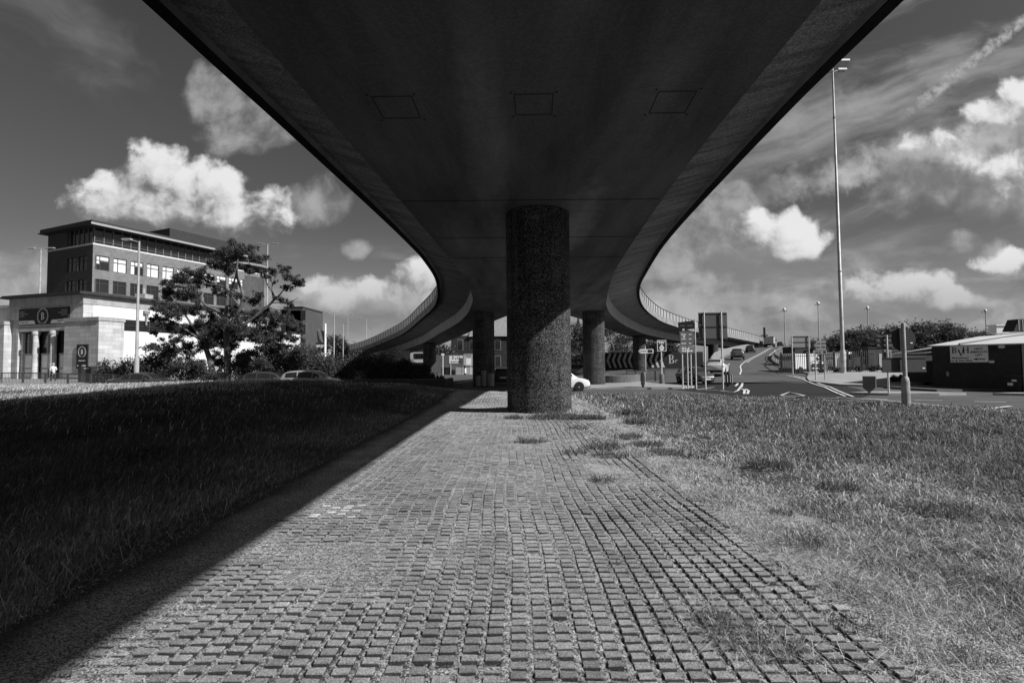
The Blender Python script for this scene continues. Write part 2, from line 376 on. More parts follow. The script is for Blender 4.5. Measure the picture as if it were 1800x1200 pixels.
def Gn(x, y):
    x = np.asarray(x, float); y = np.asarray(y, float); sh = x.shape
    xx = np.clip(x.ravel(), -220, 220); yy = np.clip(y.ravel(), -45, 270); out = np.empty(len(xx))
    for i in range(0, len(xx), 20000):
        d = np.sqrt((xx[i:i+20000, None]-CPa[None, :, 0])**2+(yy[i:i+20000, None]-CPa[None, :, 1])**2+CC*CC)
        out[i:i+20000] = d @ _w[:_n]+_w[_n]
    return np.clip(out, -1.2, 1.4).reshape(sh)
def G(x, y): return float(Gn(np.array([x]), np.array([y]))[0])
def on(px, Y, dz=0.0):
    x = xat(px, Y); return (x, Y, G(x, Y)+dz)

def inside(px, py, poly):
    n = len(poly); r = np.zeros(px.shape, bool); j = n-1
    for i in range(n):
        xi, yi = poly[i]; xj, yj = poly[j]
        c = ((yi > py) != (yj > py)) & (px < (xj-xi)*(py-yi)/(yj-yi+1e-12)+xi); r ^= c; j = i
    return r
def drape(name, poly, cell, dz, m, skirt=0.0, zf=None):
    "a sheet over the ground with the given outline; skirt > 0 gives it kerb faces"
    bm = bmesh.new(); vs = [bm.verts.new((x, y, 0)) for x, y in poly]; bm.faces.new(vs)
    bmesh.ops.triangulate(bm, faces=bm.faces[:])
    xs = [p[0] for p in poly]; ys = [p[1] for p in poly]
    for ax, lo, hi in ((0, min(xs), max(xs)), (1, min(ys), max(ys))):
        k = math.ceil(lo/cell)*cell
        while k < hi:
            co = (k, 0, 0) if ax == 0 else (0, k, 0); no = (1, 0, 0) if ax == 0 else (0, 1, 0)
            bmesh.ops.bisect_plane(bm, geom=bm.verts[:]+bm.edges[:]+bm.faces[:], plane_co=co, plane_no=no); k += cell
    V_ = bm.verts[:]; z = Gn(np.array([v.co.x for v in V_]), np.array([v.co.y for v in V_]))
    for v, zz in zip(V_, z): v.co.z = (zz if zf is None else zf(v.co.x, v.co.y, zz))+dz
    bmesh.ops.recalc_face_normals(bm, faces=bm.faces[:])
    if bm.faces[:][0].normal.z < 0: bmesh.ops.reverse_faces(bm, faces=bm.faces[:])
    if skirt:
        be = [e for e in bm.edges if e.is_boundary]
        r = bmesh.ops.extrude_edge_only(bm, edges=be)
        for g in r['geom']:
            if isinstance(g, bmesh.types.BMVert): g.co.z -= skirt
    me = bpy.data.meshes.new(name); bm.to_mesh(me); bm.free(); me.materials.append(m)
    ob = bpy.data.objects.new(name, me); COL.objects.link(ob); return ob
def strip_poly(pts, w):
    pts = [np.array(p, float) for p in pts]; L = []; Rr = []
    for i, p in enumerate(pts):
        t = pts[min(i+1, len(pts)-1)]-pts[max(i-1, 0)]; t /= np.linalg.norm(t)+1e-9; n = np.array([-t[1], t[0]])*w/2
        L.append(tuple(p+n)); Rr.append(tuple(p-n))
    return L+Rr[::-1]
def marking(pts, w, dz=.05, zf=None):
    return struct(drape('road_marking', strip_poly(pts, w), 1.5, dz, mat('road_paint', .62, .7, .25, 6), zf=zf))
# ------------------------------------------------------------------ ground, paving, roads
def axis(dense, lim):
    a = list(np.arange(-dense, dense+1e-6, .5)); s = .7; x = dense
    while x < lim: x += s; s *= 1.13; a.append(x); a.insert(0, -x)
    return np.array(a)
gx = axis(12, 3500); gy = axis(24, 3500)+14
GX, GY = np.meshgrid(gx, gy); GZ = Gn(GX, GY)
nx, ny = len(gx), len(gy)
idx = np.arange(nx*ny).reshape(ny, nx)
quads = np.stack([idx[:-1, :-1], idx[:-1, 1:], idx[1:, 1:], idx[1:, :-1]], -1).reshape(-1, 4)
M_soil = mat('soil', .060, .95, .45, 1.2, 9, .5, 30, speck=(45, .55, 1.35))
ground = struct(np_mesh('ground', np.stack([GX, GY, GZ], -1).reshape(-1, 3), [quads], M_soil, smooth=True))

def vnoise(x, y, s, seed=0, oct=3):
    r = np.random.default_rng(seed); T = r.random((64, 64)); out = 0; amp = 1; tot = 0
    for o in range(oct):
        u = x*s*2**o+o*17.3; v = y*s*2**o+o*9.1; i = np.floor(u).astype(int); j = np.floor(v).astype(int); fu = u-i; fv = v-j
        fu = fu*fu*(3-2*fu); fv = fv*fv*(3-2*fv); i &= 63; j &= 63; i1 = (i+1) & 63; j1 = (j+1) & 63
        out = out+amp*((T[j, i]*(1-fu)+T[j, i1]*fu)*(1-fv)+(T[j1, i]*(1-fu)+T[j1, i1]*fu)*fv); tot += amp; amp *= .5
    return out/tot
def path_dirt(x, y):
    "height of the gravelly dirt between the concrete castellations"
    edge = np.clip((-1.78-x+.35*(vnoise(x, y, .9, 3)-.5))/.75, 0, 1)
    patch = np.clip((vnoise(x, y, .75, 5, 3)-.60)*5, 0, 1)
    return .017*np.maximum(edge, patch*.85)+.012*(vnoise(x, y, 2.2, 8)-.5)+.010*(vnoise(x, y, 14, 4, 3)-.5)
CPX, CPY = .1200, .0830
hsh = lambda a, b, k: np.modf(np.abs(np.sin(a*127.1+b*311.7+k*74.7)*43758.5453))[0]
def wave(y): return .030*np.sin(y*.62)+.014*np.sin(y*1.7+1)
def pad_centre(I, J):
    mi, mj = I//5, J//8
    return I*CPX+(hsh(mi, mj, 1)-.5)*.012+mi*.010+wave(J*CPY), J*CPY+(hsh(mi, mj, 2)-.5)*.014+(hsh(mi, mi*0, 7)-.5)*.05
px_ = np.arange(-3.05, 3.3, .022); py_ = np.concatenate([np.arange(.8, 14, .0166), np.arange(14, 31, .06)])
DX, DY = np.meshgrid(px_, py_)
Ii = np.round((DX-wave(DY))/(CPX+.002)).astype(int); oy = (hsh(Ii//5, 0*Ii, 7)-.5)*.05; Jj = np.round((DY-oy)/CPY).astype(int)
pcx, pcy = pad_centre(Ii, Jj)
inpads = (DX > -2.25) & (DX < 2.0) & (DY < 14)
slit = np.clip((np.abs(DY-pcy)-.021)/.006, 0, 1)*np.clip((.052-np.abs(DX-pcx))/.012, 0, 1)*inpads
pd = path_dirt(DX, DY); slit = slit*np.clip(1.3-pd/.013, 0, 1)
DG = Gn(DX, DY)+.045+pd+.017-.012*np.clip((DX-.1)/1.2, 0, 1)+.008*(vnoise(DX, DY, 3.1, 41, 3)-.5)-.026*slit
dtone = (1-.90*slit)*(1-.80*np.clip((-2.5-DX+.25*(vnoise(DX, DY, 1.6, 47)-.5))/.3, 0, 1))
e = np.clip(np.minimum.reduce([(DX+3.05)/.3, (3.25-DX)/.5, (31-DY)/.8]), 0, 1); DG = DG-.09*(1-e)
n0, n1 = len(px_), len(py_); idx = np.arange(n0*n1).reshape(n1, n0)
quads = np.stack([idx[:-1, :-1], idx[:-1, 1:], idx[1:, 1:], idx[1:, :-1]], -1).reshape(-1, 4)
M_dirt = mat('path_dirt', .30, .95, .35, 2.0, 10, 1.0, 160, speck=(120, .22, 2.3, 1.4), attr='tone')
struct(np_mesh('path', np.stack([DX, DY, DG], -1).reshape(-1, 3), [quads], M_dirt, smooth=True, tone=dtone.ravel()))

# castellated concrete paving: one cast surface of raised pads
cols = np.arange(-19, 18); rows = np.arange(int(1.2/CPY), int(27/CPY))
I, J = np.meshgrid(cols, rows); I = I.ravel(); J = J.ravel()
mi, mj = I//5, J//8
cx, cy = pad_centre(I, J)
tw = (hsh(mi, mj, 3)-.5)*.05
hz = .025-.006*np.clip((cx+.3)/1.5, 0, 1)+(hsh(mi, mj, 4)-.5)*.010+(hsh(I, J, 5)-.5)*.007
rngk = np.random.default_rng(11).random(len(I))
keep = (rngk > .015) & (cx < 1.95+.2*(vnoise(cx, cy, .8, 21)-.5)) & (cx > -2.25) & ~(((cx-.82)**2+(cy-16.07)**2) < 1.06**2)
cx, cy, tw, hz, I, J = cx[keep], cy[keep], tw[keep], hz[keep], I[keep], J[keep]
gz = Gn(cx, cy)+.045
wt_, wb_ = .0355+.005*hsh(I, J, 8), .042+.003*hsh(I, J, 17); dt_, db_ = .0210+.004*hsh(I, J, 9), .0265+.002*hsh(I, J, 18)
cs, sn = np.cos(tw), np.sin(tw); vv = []; n_p = len(cx)
# rings: side foot, side head, bevel foot, bevel head (each pad's worn top is pale, its sides are dark, darkest at the foot)
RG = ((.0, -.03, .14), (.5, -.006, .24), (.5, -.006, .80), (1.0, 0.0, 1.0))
tl = []
for lev, dz_, tn in RG:
    for ax, ay in ((-1, -1), (1, -1), (1, 1), (-1, 1)):
        w_ = wb_+(wt_-wb_)*lev; d_ = db_+(dt_-db_)*lev; lx = ax*w_; ly = ay*d_; jz = (hsh(I+ax, J+ay*3, 12)-.5)*.004
        z_ = gz+(-.03 if lev == 0 else hz+jz+dz_); vv.append(np.stack([cx+lx*cs-ly*sn, cy+lx*sn+ly*cs, z_], -1)); tl.append(np.full(n_p, tn))
vv = np.stack(vv, 1).reshape(-1, 3); tl = np.stack(tl, 1); b0 = (np.arange(n_p)*16)[:, None]
qs = [(12, 13, 14, 15)]
for a in (0, 8): qs += [(a+k, a+(k+1) % 4, a+4+(k+1) % 4, a+4+k) for k in range(4)]
fq = np.concatenate([b0+np.array(f)[None] for f in qs])
wx = (cx > -2.02) & (cx < -1.55) & (cy > 5.05) & (cy < 5.60) & (hsh(I, J, 15) > .62)     # a few pads splashed with white paint
tone = (.80+.40*hsh(I, J, 6)+.20*(hsh(mi[keep], mj[keep], 13)-.5))*(.72+.56*vnoise(cx, cy, .7, 43))
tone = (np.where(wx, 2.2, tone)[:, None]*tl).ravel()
M_pad = mat('pad_concrete', .31, .9, .30, 4, 9, .8, 150, speck=(230, .55, 1.5), attr='tone')
struct(np_mesh('paving', vv, [fq], M_pad, tone=tone))

# loose stones and crumbs on the path
def stones(name, n, xr, yr, rmin, rmax, m, seed, kind='stuff'):
    r = np.random.default_rng(seed); y = yr[0]*(yr[1]/yr[0])**r.random(n); x = r.uniform(*xr, n); rad = rmin*(rmax/rmin)**r.random(n)**2*(.6+.25*y**.5)
    z = Gn(x, y)+.045+path_dirt(x, y)+rad*.3
    octa = np.array([(1,0,0),(0,1,0),(-1,0,0),(0,-1,0),(0,0,.7),(0,0,-.7)], float)
    V_ = octa[None]*(.7+.6*r.random((n, 6, 1)))*rad[:, None, None]
    a = r.uniform(0, 6.28, n); c, s = np.cos(a)[:, None], np.sin(a)[:, None]
    V_ = np.stack([V_[..., 0]*c-V_[..., 1]*s+x[:, None], V_[..., 0]*s+V_[..., 1]*c+y[:, None], V_[..., 2]+z[:, None]], -1)
    F = np.array([(0,1,4),(1,2,4),(2,3,4),(3,0,4),(1,0,5),(2,1,5),(3,2,5),(0,3,5)])
    tone = np.repeat(.5+1.0*r.random(n)**2+(r.random(n) > .985)*2.2, 6)
    return tag(np_mesh(name, V_.reshape(-1, 3), [((np.arange(n)*6)[:, None, None]+F[None]).reshape(-1, 3)], m, tone=tone), 'small loose stones and crumbs scattered over the paved path' if name == 'gravel' else 'pale crumbs and scraps of litter strewn through the right hand grass', name, kind=kind)
stones('gravel', 60000, (-3.0, 2.3), (1.6, 20), .0022, .0085, mat('stone', .27, .9, .2, 9, attr='tone'), 31)

stones('litter', 1500, (2.0, 9.0), (2.0, 18), .006, .016, mat('stone', .27), 33)
M_asph = mat('asphalt', .085, .9, .30, .8, 8, .3, 60, speck=(60, .8, 1.25))
M_asph_new = mat('asphalt_new', .017, .85, .22, .6, 7, .3, 60, speck=(60, .8, 1.3))
M_pave = mat('pavement_slab', .30, .9, .22, .7, 8, .25, 40, stretch=(1, 1, 1))
M_kerb = mat('kerb_stone', .42, .85, .2, 2)
near_edge = [(-75,33.5),(-50,33.6),(-25,33.6),(-12,33.5),(-5,33.2),(3,32.4),(8,30.6),(12,27),(14.8,22.4),(17.4,17.4),(24,9),(34,2)]
road_poly = near_edge+[(60,0),(75,20),(75,46),(50,50),(33,53),(29,58),(24,72),(16,110),(-16,120),(-28,80),(-30,46),(-75,44)]
road = struct(drape('road', road_poly, 1.0, .03, M_asph))
struct(drape('road', [(12.3,28.2),(15.2,24.4),(17.2,25.4),(20.5,29.2),(23.5,35.0),(26.2,41.8),(21.5,44.6),(16.2,44.8),(13.2,44.5),(11.5,38)], 1.0, .045, M_asph_new)).name = 'road'
# islands and pavements, each with its kerb
def island(name, poly, m=M_pave, h=.13): return struct(drape(name, poly, 1.0, .03+h, m, skirt=h+.15))
island('pavement', [(2.0,38.6),(6,38.2),(10.0,37.6),(12.4,37.4),(14.0,39.5),(13.5,43),(12.3,51),(9,56),(5,57),(2.5,52),(1.5,44)])
island('pavement', [(-16,40.2),(-4.9,40.2),(-4.2,43),(-4.6,47),(-6,53),(-10,64),(-16,76),(-24,88),(-28,60),(-26,42)], M_soil)
island('pavement', [(-75,42.5),(-26.5,42.0),(-27,46),(-29.5,60),(-36,80),(-75,80)], M_pave)
island('pavement', [(25.2,43.6),(27.3,47.6),(30.2,52.2),(33.5,60),(40,62),(58,58),(58,44),(50,41),(38,38.2),(30,36.4),(27.2,36.6),(24.6,38.5)])
island('traffic_island', [(18.6,28.6),(20.0,29.5),(21.6,29.9),(23.6,28.9),(24.2,27.4),(22.5,27.1),(20.2,27.6)])
island('pavement', [(25.6,27.4),(27.5,28.3),(36,27.3),(50,24.6),(62,22),(62,19),(48,21.4),(36,24.2),(28,25.7)])
island('pavement', [(26.6,32.2),(29,32.9),(45,31.6),(62,30),(62,38),(48,39.8),(30,36.2),(26,36.0)], M_asph)
island('pavement', [(-30,108),(-2,101),(22,97),(44,99),(75,110),(75,150),(-60,150)], M_asph, .05)

# ramp: the slip road that climbs on the right to meet the flyover
RAMP = [ # Y, left x, right x, Z
 (44,16.6,25.6,-.30),(50,18.6,28.2,-.12),(53,20.0,29.6,.05),(60,23.6,32.6,.42),(66,25.9,34.8,.85),(73,28.9,37.6,1.30),(80,32.0,40.6,1.78),(95,39.4,48.4,2.55),(112,48.9,58.0,3.55),(130,60.2,68.6,4.65),(150,73.0,80.6,5.75),(170,86,93.5,6.2),(200,106,113.5,6.4)]
rc = [p for p in catmull(RAMP, 6)]
vs, fs = [], []
for Y, xl, xr, z in rc:
    for k in range(9): vs.append((xl+(xr-xl)*k/8, Y, z+.03))
for i in range(len(rc)-1):
    for k in range(8): fs.append((i*9+k, i*9+k+1, (i+1)*9+k+1, (i+1)*9+k))
mb = MB(); mb.add(vs, fs)
for side in (0, 8):
    vs2, fs2 = [], []
    for i, (Y, xl, xr, z) in enumerate(rc):
        x = xl if side == 0 else xr; s_ = -1 if side == 0 else 1
        vs2 += [(x, Y, z+.03), (x+s_*(.05 if side == 0 else 1.2*max(0, z)), Y, -1.6)]
    fs2 = [(2*i, 2*i+1, 2*i+3, 2*i+2) for i in range(len(rc)-1)]; mb.add(vs2, fs2)
struct(mb.build('ramp_road', M_asph, smooth=False))
def ramp_z(Y): return float(np.interp(Y, [p[0] for p in rc], [p[3] for p in rc]))
def ramp_x(Y, f): return float(np.interp(Y, [p[0] for p in rc], [p[1]+(p[2]-p[1])*f for p in rc]))
def ramp_line(f0, Y0, Y1, w, f1=None):
    ys = np.linspace(Y0, Y1, 40); f1 = f0 if f1 is None else f1; mb = MB(); vs = []
    for i, y in enumerate(ys):
        x = ramp_x(y, f0+(f1-f0)*i/39); vs += [(x-w/2, y, ramp_z(y)+.05), (x+w/2, y, ramp_z(y)+.05)]
    mb.add(vs, [(2*i, 2*i+1, 2*i+3, 2*i+2) for i in range(39)]); return struct(mb.build('road_marking', mat('road_paint', .62, .7, .25, 6)))
def ramp_curve(fy, w, off=0.0, m=None, dz=.05):
    ys = np.linspace(fy[0][0], fy[-1][0], 60); mb = MB(); vs = []; c = np.array(catmull(fy, 8))
    for y in ys:
        x = ramp_x(y, float(np.interp(y, c[:, 0], c[:, 1])))+off; vs += [(x-w/2, y, ramp_z(y)+dz), (x+w/2, y, ramp_z(y)+dz)]
    mb.add(vs, [(2*i, 2*i+1, 2*i+3, 2*i+2) for i in range(59)]); return struct(mb.build('road_marking', m or mat('road_paint', .62, .7, .25, 6)))
FC = [(54, .36), (60, .355), (66, .39), (73, .47), (80, .57), (95, .66), (112, .67), (130, .60), (150, .52), (168, .5)]
ramp_curve(FC, .15); ramp_curve(FC[3:], .13, .45)
ramp_curve([(54.5, .80), (60, .74), (66, .75), (73, .84), (79, .97)], .28, 0, mat('tar_seam', .02, .7, .2, 3), .045)
ramp_line(.93, 92, 168, .16); ramp_line(.05, 60, 160, .12)

# painted markings at the junction
def pxl(pts, w, dz=.075):
    "polyline of markings given by where they lie on the road"
    return marking([(p[0], p[1]) for p in pts], w, dz)
for k in range(8):
    a = Vector((13.4+k*1.55, 26.4-k*.95*(1+.05*k))); d = Vector((1.0, -.62)); 
    pxl([a, a+d*.85], .13)
def gpt(px, py):
    "where the photograph's pixel meets the road"
    Y = 30.0
    for _ in range(40):
        p = at(px, py, Y); z = G(p.x, p.y)+.05; d = ray(px, py)
        Yn = (z-EYE)/d.z*d.y if d.z < -1e-4 else Y; Y = .5*Y+.5*max(15, min(80, Yn))
    p = at(px, py, Y); return (p.x, p.y)
def mk(pix, w): return pxl([gpt(*p) for p in pix], w, .085)
mk([(1373,695.5),(1388,689.5),(1414,696)], .16); mk([(1373,696.5),(1414,697)], .18)
mk([(1378,659),(1412,667),(1450,681),(1486,697)], .13); mk([(1392,660),(1425,668),(1460,681),(1500,698)], .13)
mk([(1297,650),(1293,657),(1298,665),(1299,671),(1293,679)], .17); mk([(1300,656),(1306,665),(1305,674),(1303,681)], .17)
mk([(1266,687),(1290,690),(1297,687),(1303,679)], .15); mk([(1303,684),(1309,686),(1308,693)], .14); mk([(1310,684),(1316,687),(1314,693)], .14)
mk([(1225,685),(1256,681)], .15); mk([(1225,685),(1262,686)], .12)
mk([(1470,699),(1540,703),(1620,711),(1700,719)], .12); mk([(1724,721),(1776,715)], .16); mk([(1724,721),(1762,724),(1800,727)], .16)
mk([(790,676),(832,669),(872,664)], .2)

# ------------------------------------------------------------------ flyover
fly = thing('flyover', 'dark concrete road flyover overhead that forks into two curved ramps on round columns', 'flyover', (0, 0, 0))
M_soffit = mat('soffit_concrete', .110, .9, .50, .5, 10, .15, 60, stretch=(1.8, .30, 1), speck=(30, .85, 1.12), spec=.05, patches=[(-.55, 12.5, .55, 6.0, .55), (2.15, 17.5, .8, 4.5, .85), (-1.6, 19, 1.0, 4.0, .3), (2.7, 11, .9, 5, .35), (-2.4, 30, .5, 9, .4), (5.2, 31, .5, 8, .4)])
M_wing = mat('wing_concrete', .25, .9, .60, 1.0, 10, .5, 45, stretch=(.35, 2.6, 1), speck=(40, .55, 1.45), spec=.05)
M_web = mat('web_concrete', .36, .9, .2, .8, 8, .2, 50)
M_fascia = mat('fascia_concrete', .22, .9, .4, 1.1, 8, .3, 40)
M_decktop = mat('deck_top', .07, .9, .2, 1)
LS = [(-7.2,-14,-.8,-14,6.25),(-6.75,0,-.1,0,6.25),(-6.3,9.2,.42,9.2,6.25),(-6.04,13.5,.67,13.5,6.25),(-5.6,22,1.16,22,6.25),(-5.42,27,1.45,27,6.25),(-5.38,30.6,1.6,30.6,6.25),
 (-5.62,36.8,1.95,37.2,6.25),(-6.2,42.2,2.1,43.0,6.25),(-7.2,49,-.25,49.6,6.2),(-8.95,57,-2.7,58,6.05),(-12.3,67,-6.3,69.3,5.55),(-16.8,79.4,-11.2,82,4.75),(-22.2,91,-16.8,94,4.05),(-30,106,-24.8,109,3.15),(-38.7,120,-33.6,123.4,2.35),(-48,133,-43,136.6,1.7)]
RS = [(6.7,-14,-.8,-14,6.25),(6.8,0,-.1,0,6.25),(6.95,9.27,.42,9.2,6.25),(7.12,13.5,.67,13.5,6.25),(7.75,22,1.16,22,6.25),(8.25,27,1.45,27,6.25),(8.7,30.3,1.6,30.6,6.25),
 (9.6,36.0,1.95,37.2,6.25),(10.7,42.2,2.4,43.0,6.25),(12.75,50.5,5.5,50.6,6.25),(15.5,59.4,9.3,59.6,6.2),(19,68,13.4,69.6,5.95),(23.5,77,18,79.8,5.65),(33,92,27.8,95.4,5.3),(45.6,108,40.6,111.6,5.05),(62.6,132,57.6,135.6,4.8),(80,158,75,161.4,4.6)]
WING = 2.8
def build_branch(ST, sgn, tagname):
    D = [np.array(p) for p in catmull(ST, 7)]; n = len(D)
    outer = np.array([d[:2] for d in D]); inner = np.array([d[2:4] for d in D]); zs = np.array([d[4] for d in D])
    tang = np.gradient(outer, axis=0); tang /= np.linalg.norm(tang, axis=1)[:, None]
    nrm = np.stack([tang[:, 1], -tang[:, 0]], -1)*sgn                      # pointing outward
    free = np.array([max(0.0, d[3]-43.0) for d in D])
    sof_o = outer-nrm*WING
    ti = np.gradient(inner, axis=0); ti /= np.linalg.norm(ti, axis=1)[:, None]
    ni = -np.stack([ti[:, 1], -ti[:, 0]], -1)*sgn                          # inward side's own outward direction
    mid = np.interp(inner[:, 1], [-20, 43, 50, 60, 170], [0, 0, 2.8, 2.8, 2.8])
    wing_i = np.where(free > 0, np.minimum(WING, mid), 0.0)
    def L(off_pts, z): return [(p[0], p[1], q) for p, q in zip(off_pts, z)]
    def sheet(a, b, m, name, smooth=True):
        mb = MB(); k = len(a); mb.add(list(a)+list(b), [(i, i+1, k+i+1, k+i) for i in range(k-1)]); return mb.build(name, m, fly, smooth)
    # soffit divided across so that its noise and shading stay fine
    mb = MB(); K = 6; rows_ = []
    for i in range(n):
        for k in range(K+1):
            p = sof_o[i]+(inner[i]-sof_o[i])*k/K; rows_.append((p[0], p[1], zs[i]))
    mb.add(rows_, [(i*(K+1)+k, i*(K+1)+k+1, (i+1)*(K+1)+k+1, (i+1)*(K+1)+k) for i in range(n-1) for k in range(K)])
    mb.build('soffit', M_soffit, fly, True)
    web_t = sof_o+nrm*.12; wing_t = outer-nrm*.30; lip_i = outer-nrm*.40
    sheet(L(sof_o, zs), L(web_t, zs+1.1), M_web, 'web')
    mb = MB(); K = 5; vs = []
    for i in range(n):
        for k in range(K+1):
            p = web_t[i]+(wing_t[i]-web_t[i])*k/K; vs.append((p[0], p[1], zs[i]+1.1+.66*k/K))
    mb.add(vs, [(i*(K+1)+k, i*(K+1)+k+1, (i+1)*(K+1)+k+1, (i+1)*(K+1)+k) for i in range(n-1) for k in range(K)]); mb.build('wing', M_wing, fly, True)
    # fascia beam: drip, underside, face, top
    prof = [(-.34, 1.77), (-.30, 1.60), (-.03, 1.58), (0, 1.61), (0, 2.40), (-.40, 2.40), (-.42, 1.95)]
    mb = MB(); k = len(prof); vs = []
    for i in range(n):
        for a, b in prof: q = outer[i]+nrm[i]*a; vs.append((q[0], q[1], zs[i]+b))
    mb.add(vs, [(i*k+j, (i+1)*k+j, (i+1)*k+(j+1) % k, i*k+(j+1) % k) for i in range(n-1) for j in range(k)])
    mb.build('fascia', M_fascia, fly)
    dm = MB(); vs = []
    for i in range(n):
        for a, b in ((-.318, 1.70), (-.285, 1.572), (-.04, 1.565)): q = outer[i]+nrm[i]*a; vs.append((q[0], q[1], zs[i]+b))
    dm.add(vs, [(i*3+j, (i+1)*3+j, (i+1)*3+j+1, i*3+j+1) for i in range(n-1) for j in range(2)]); dm.build('drip', mat('black_drip', .022, .95, .5, 1.5, 8, spec=.02), fly)  # near-black strip along the fascia's underside
    # road surface on top (keeps the sun out)
    wi_lip = inner+ni*wing_i[:, None]
    sheet(L(outer-nrm*.35, zs+2.15), L(wi_lip, zs+2.15), M_decktop, 'road_surface')
    # inner side after the fork
    s0 = int(np.argmax(free > 0))-1
    sl_ = slice(s0, n)
    ww = wing_i[sl_, None]
    wt2 = inner[sl_]+ni[sl_]*np.minimum(.12, ww); wl2 = inner[sl_]+ni[sl_]*np.maximum(ww-.4, 0)
    sheet(L(inner[sl_], zs[sl_]), L(wt2, zs[sl_]+.75), M_web, 'web')
    sheet(L(wt2, zs[sl_]+.75), L(wl2, zs[sl_]+1.75), M_wing, 'wing')
    mb = MB(); m_ = n-s0; vs = []
    for i in range(s0, n):
        for a, b in prof: q = inner[i]+ni[i]*(wing_i[i]+min(a, 0)*min(1, wing_i[i])); vs.append((q[0], q[1], zs[i]+b))
    mb.add(vs, [(i*k+j, (i+1)*k+j, (i+1)*k+(j+1) % k, i*k+(j+1) % k) for i in range(m_-1) for j in range(k)]); mb.build('fascia', M_fascia, fly)
    return outer, nrm, inner, ni, wing_i, zs, s0
def resample(P, Z, step, i0=0):
    d = np.concatenate([[0], np.cumsum(np.linalg.norm(np.diff(P[i0:], axis=0), axis=1))]); s = np.arange(0, d[-1], step)
    return np.stack([np.interp(s, d, P[i0:, 0]), np.interp(s, d, P[i0:, 1])], -1), np.interp(s, d, Z[i0:])
M_post = mat('parapet_post', .03, .6, .15, 5); M_panel_l = mat('parapet_panel', .78, .6, .12, 2, alpha=.95); M_panel_r = mat('parapet_mesh', .42, .7, .12, 2, alpha=.34)
def parapet(P, nrm, Z, step, m_panel, h=1.2, i0=0, post=.05):
    q = P-nrm*.2; pts, zz = resample(q, Z+2.40, step, i0)
    hs = np.interp(pts[:, 1], [40, 56], [.45, h]); mb = MB(); mp = MB()
    for i in range(len(pts)):
        x, y = pts[i]; mb.tube([(x, y, zz[i]), (x, y, zz[i]+hs[i])], post, 5)
        if i < len(pts)-1:
            (x1, y1) = pts[i+1]; a = np.array([x, y]); b = np.array([x1, y1]); d = (b-a)/np.linalg.norm(b-a); a2 = a+d*.12; b2 = b-d*.12
            nn = np.array([-d[1], d[0]])*.02
            vs = [(*(a2+nn), zz[i]+.06), (*(b2+nn), zz[i+1]+.06), (*(b2+nn), zz[i+1]+hs[i+1]-.1), (*(a2+nn), zz[i]+hs[i]-.1), (*(a2-nn), zz[i]+.06), (*(b2-nn), zz[i+1]+.06), (*(b2-nn), zz[i+1]+hs[i+1]-.1), (*(a2-nn), zz[i]+hs[i]-.1)]
            mp.add(vs, [(0,1,2,3),(7,6,5,4),(0,4,5,1),(1,5,6,2),(2,6,7,3),(3,7,4,0)])
    mb.tube([(x, y, z+k) for (x, y), z, k in zip(pts, zz, hs)], .055, 5)
    mb.build('railing', M_post, fly); mp.build('parapet_infill', m_panel, fly)
oL, nL, iL, niL, wL, zL, sL = build_branch(LS, -1, 'l')
oR, nR, iR, niR, wR, zR, sR = build_branch(RS, 1, 'r')
parapet(oL, nL, zL, 2.0, M_panel_l, 1.25, 0, .075); parapet(oR, nR, zR, 2.0, M_panel_r, 1.2, 0, .065)
q = int(np.argmax(wL >= WING-.01)); parapet(iL+niL*wL[:, None], niL, zL, 2.0, M_panel_l, 1.2, q)
q = int(np.argmax(wR >= WING-.01)); parapet(iR+niR*wR[:, None], niR, zR, 2.0, M_panel_r, 1.15, q)
# columns
M_col = mat('column_mosaic', .060, .8, .45, .7, 8, 1.0, 60, speck=(52, .22, 4.0, 2.5), streak=.6, brick=(.95, .6, .006, 1.0), spec=.04)
def column(x, y, top, rad=1.0):
    g = G(x, y)-.3; mb = MB(); mb.lathe([(rad, g), (rad, g+.3*(top-g)), (rad, top-.02)], 64, (x, y, 0)); return mb.build('column', M_col, fly, True)
column(.84, 16.07, 6.25)
column(-2.62, 47, 6.25); column(7.5, 47, 6.25); column(-12.9, 80, 4.8); column(19.9, 80, 5.6); column(42.2, 107.5, 5.1); column(58.5, 131, 4.8)
# seams across the soffit and the three marked-out hatches
M_seam = mat('seam', .02, .9, .1, 4)
def seam(Y, x0, x1, w=.05):
    MB().box(x0, x1, Y-w/2, Y+w/2, 6.238, 6.252).build('soffit_seam', M_seam, fly)
seam(22.7, -2.5, 4.95, .07); seam(23.4, -1.3, .6, .05); seam(19.0, -2.75, 4.6, .02); seam(14.6, -3.1, 4.3, .02); seam(34.5, -2.9, 6.3, .03)
def hatch(c):
    pts = [Vector((p.x, p.y)) for p in c]; mb = MB()
    for i in range(4):
        a, b = pts[i], pts[(i+1) % 4]; d = (b-a).normalized(); nn = Vector((-d.y, d.x))*.009; ext = d*.0
        mb.add([(*(a-ext+nn), 6.243), (*(b+ext+nn), 6.243), (*(b+ext-nn), 6.243), (*(a-ext-nn), 6.243), (*(a-ext+nn), 6.251), (*(b+ext+nn), 6.251), (*(b+ext-nn), 6.251), (*(a-ext-nn), 6.251)], [(0,1,2,3),(7,6,5,4),(0,4,5,1),(1,5,6,2),(2,6,7,3),(3,7,4,0)])
        o = a+(a-sum(pts, Vector((0, 0)))/4).normalized()*.09; mb.lathe([(.022, 6.240), (.022, 6.252)], 8, (o.x, o.y, 0))
    mb.build('hatch_outline', M_seam, fly)
def onz(px, py, Z):
    d = ray(px, py); return Vector((0, 0, EYE))+d*((Z-EYE)/d.z)
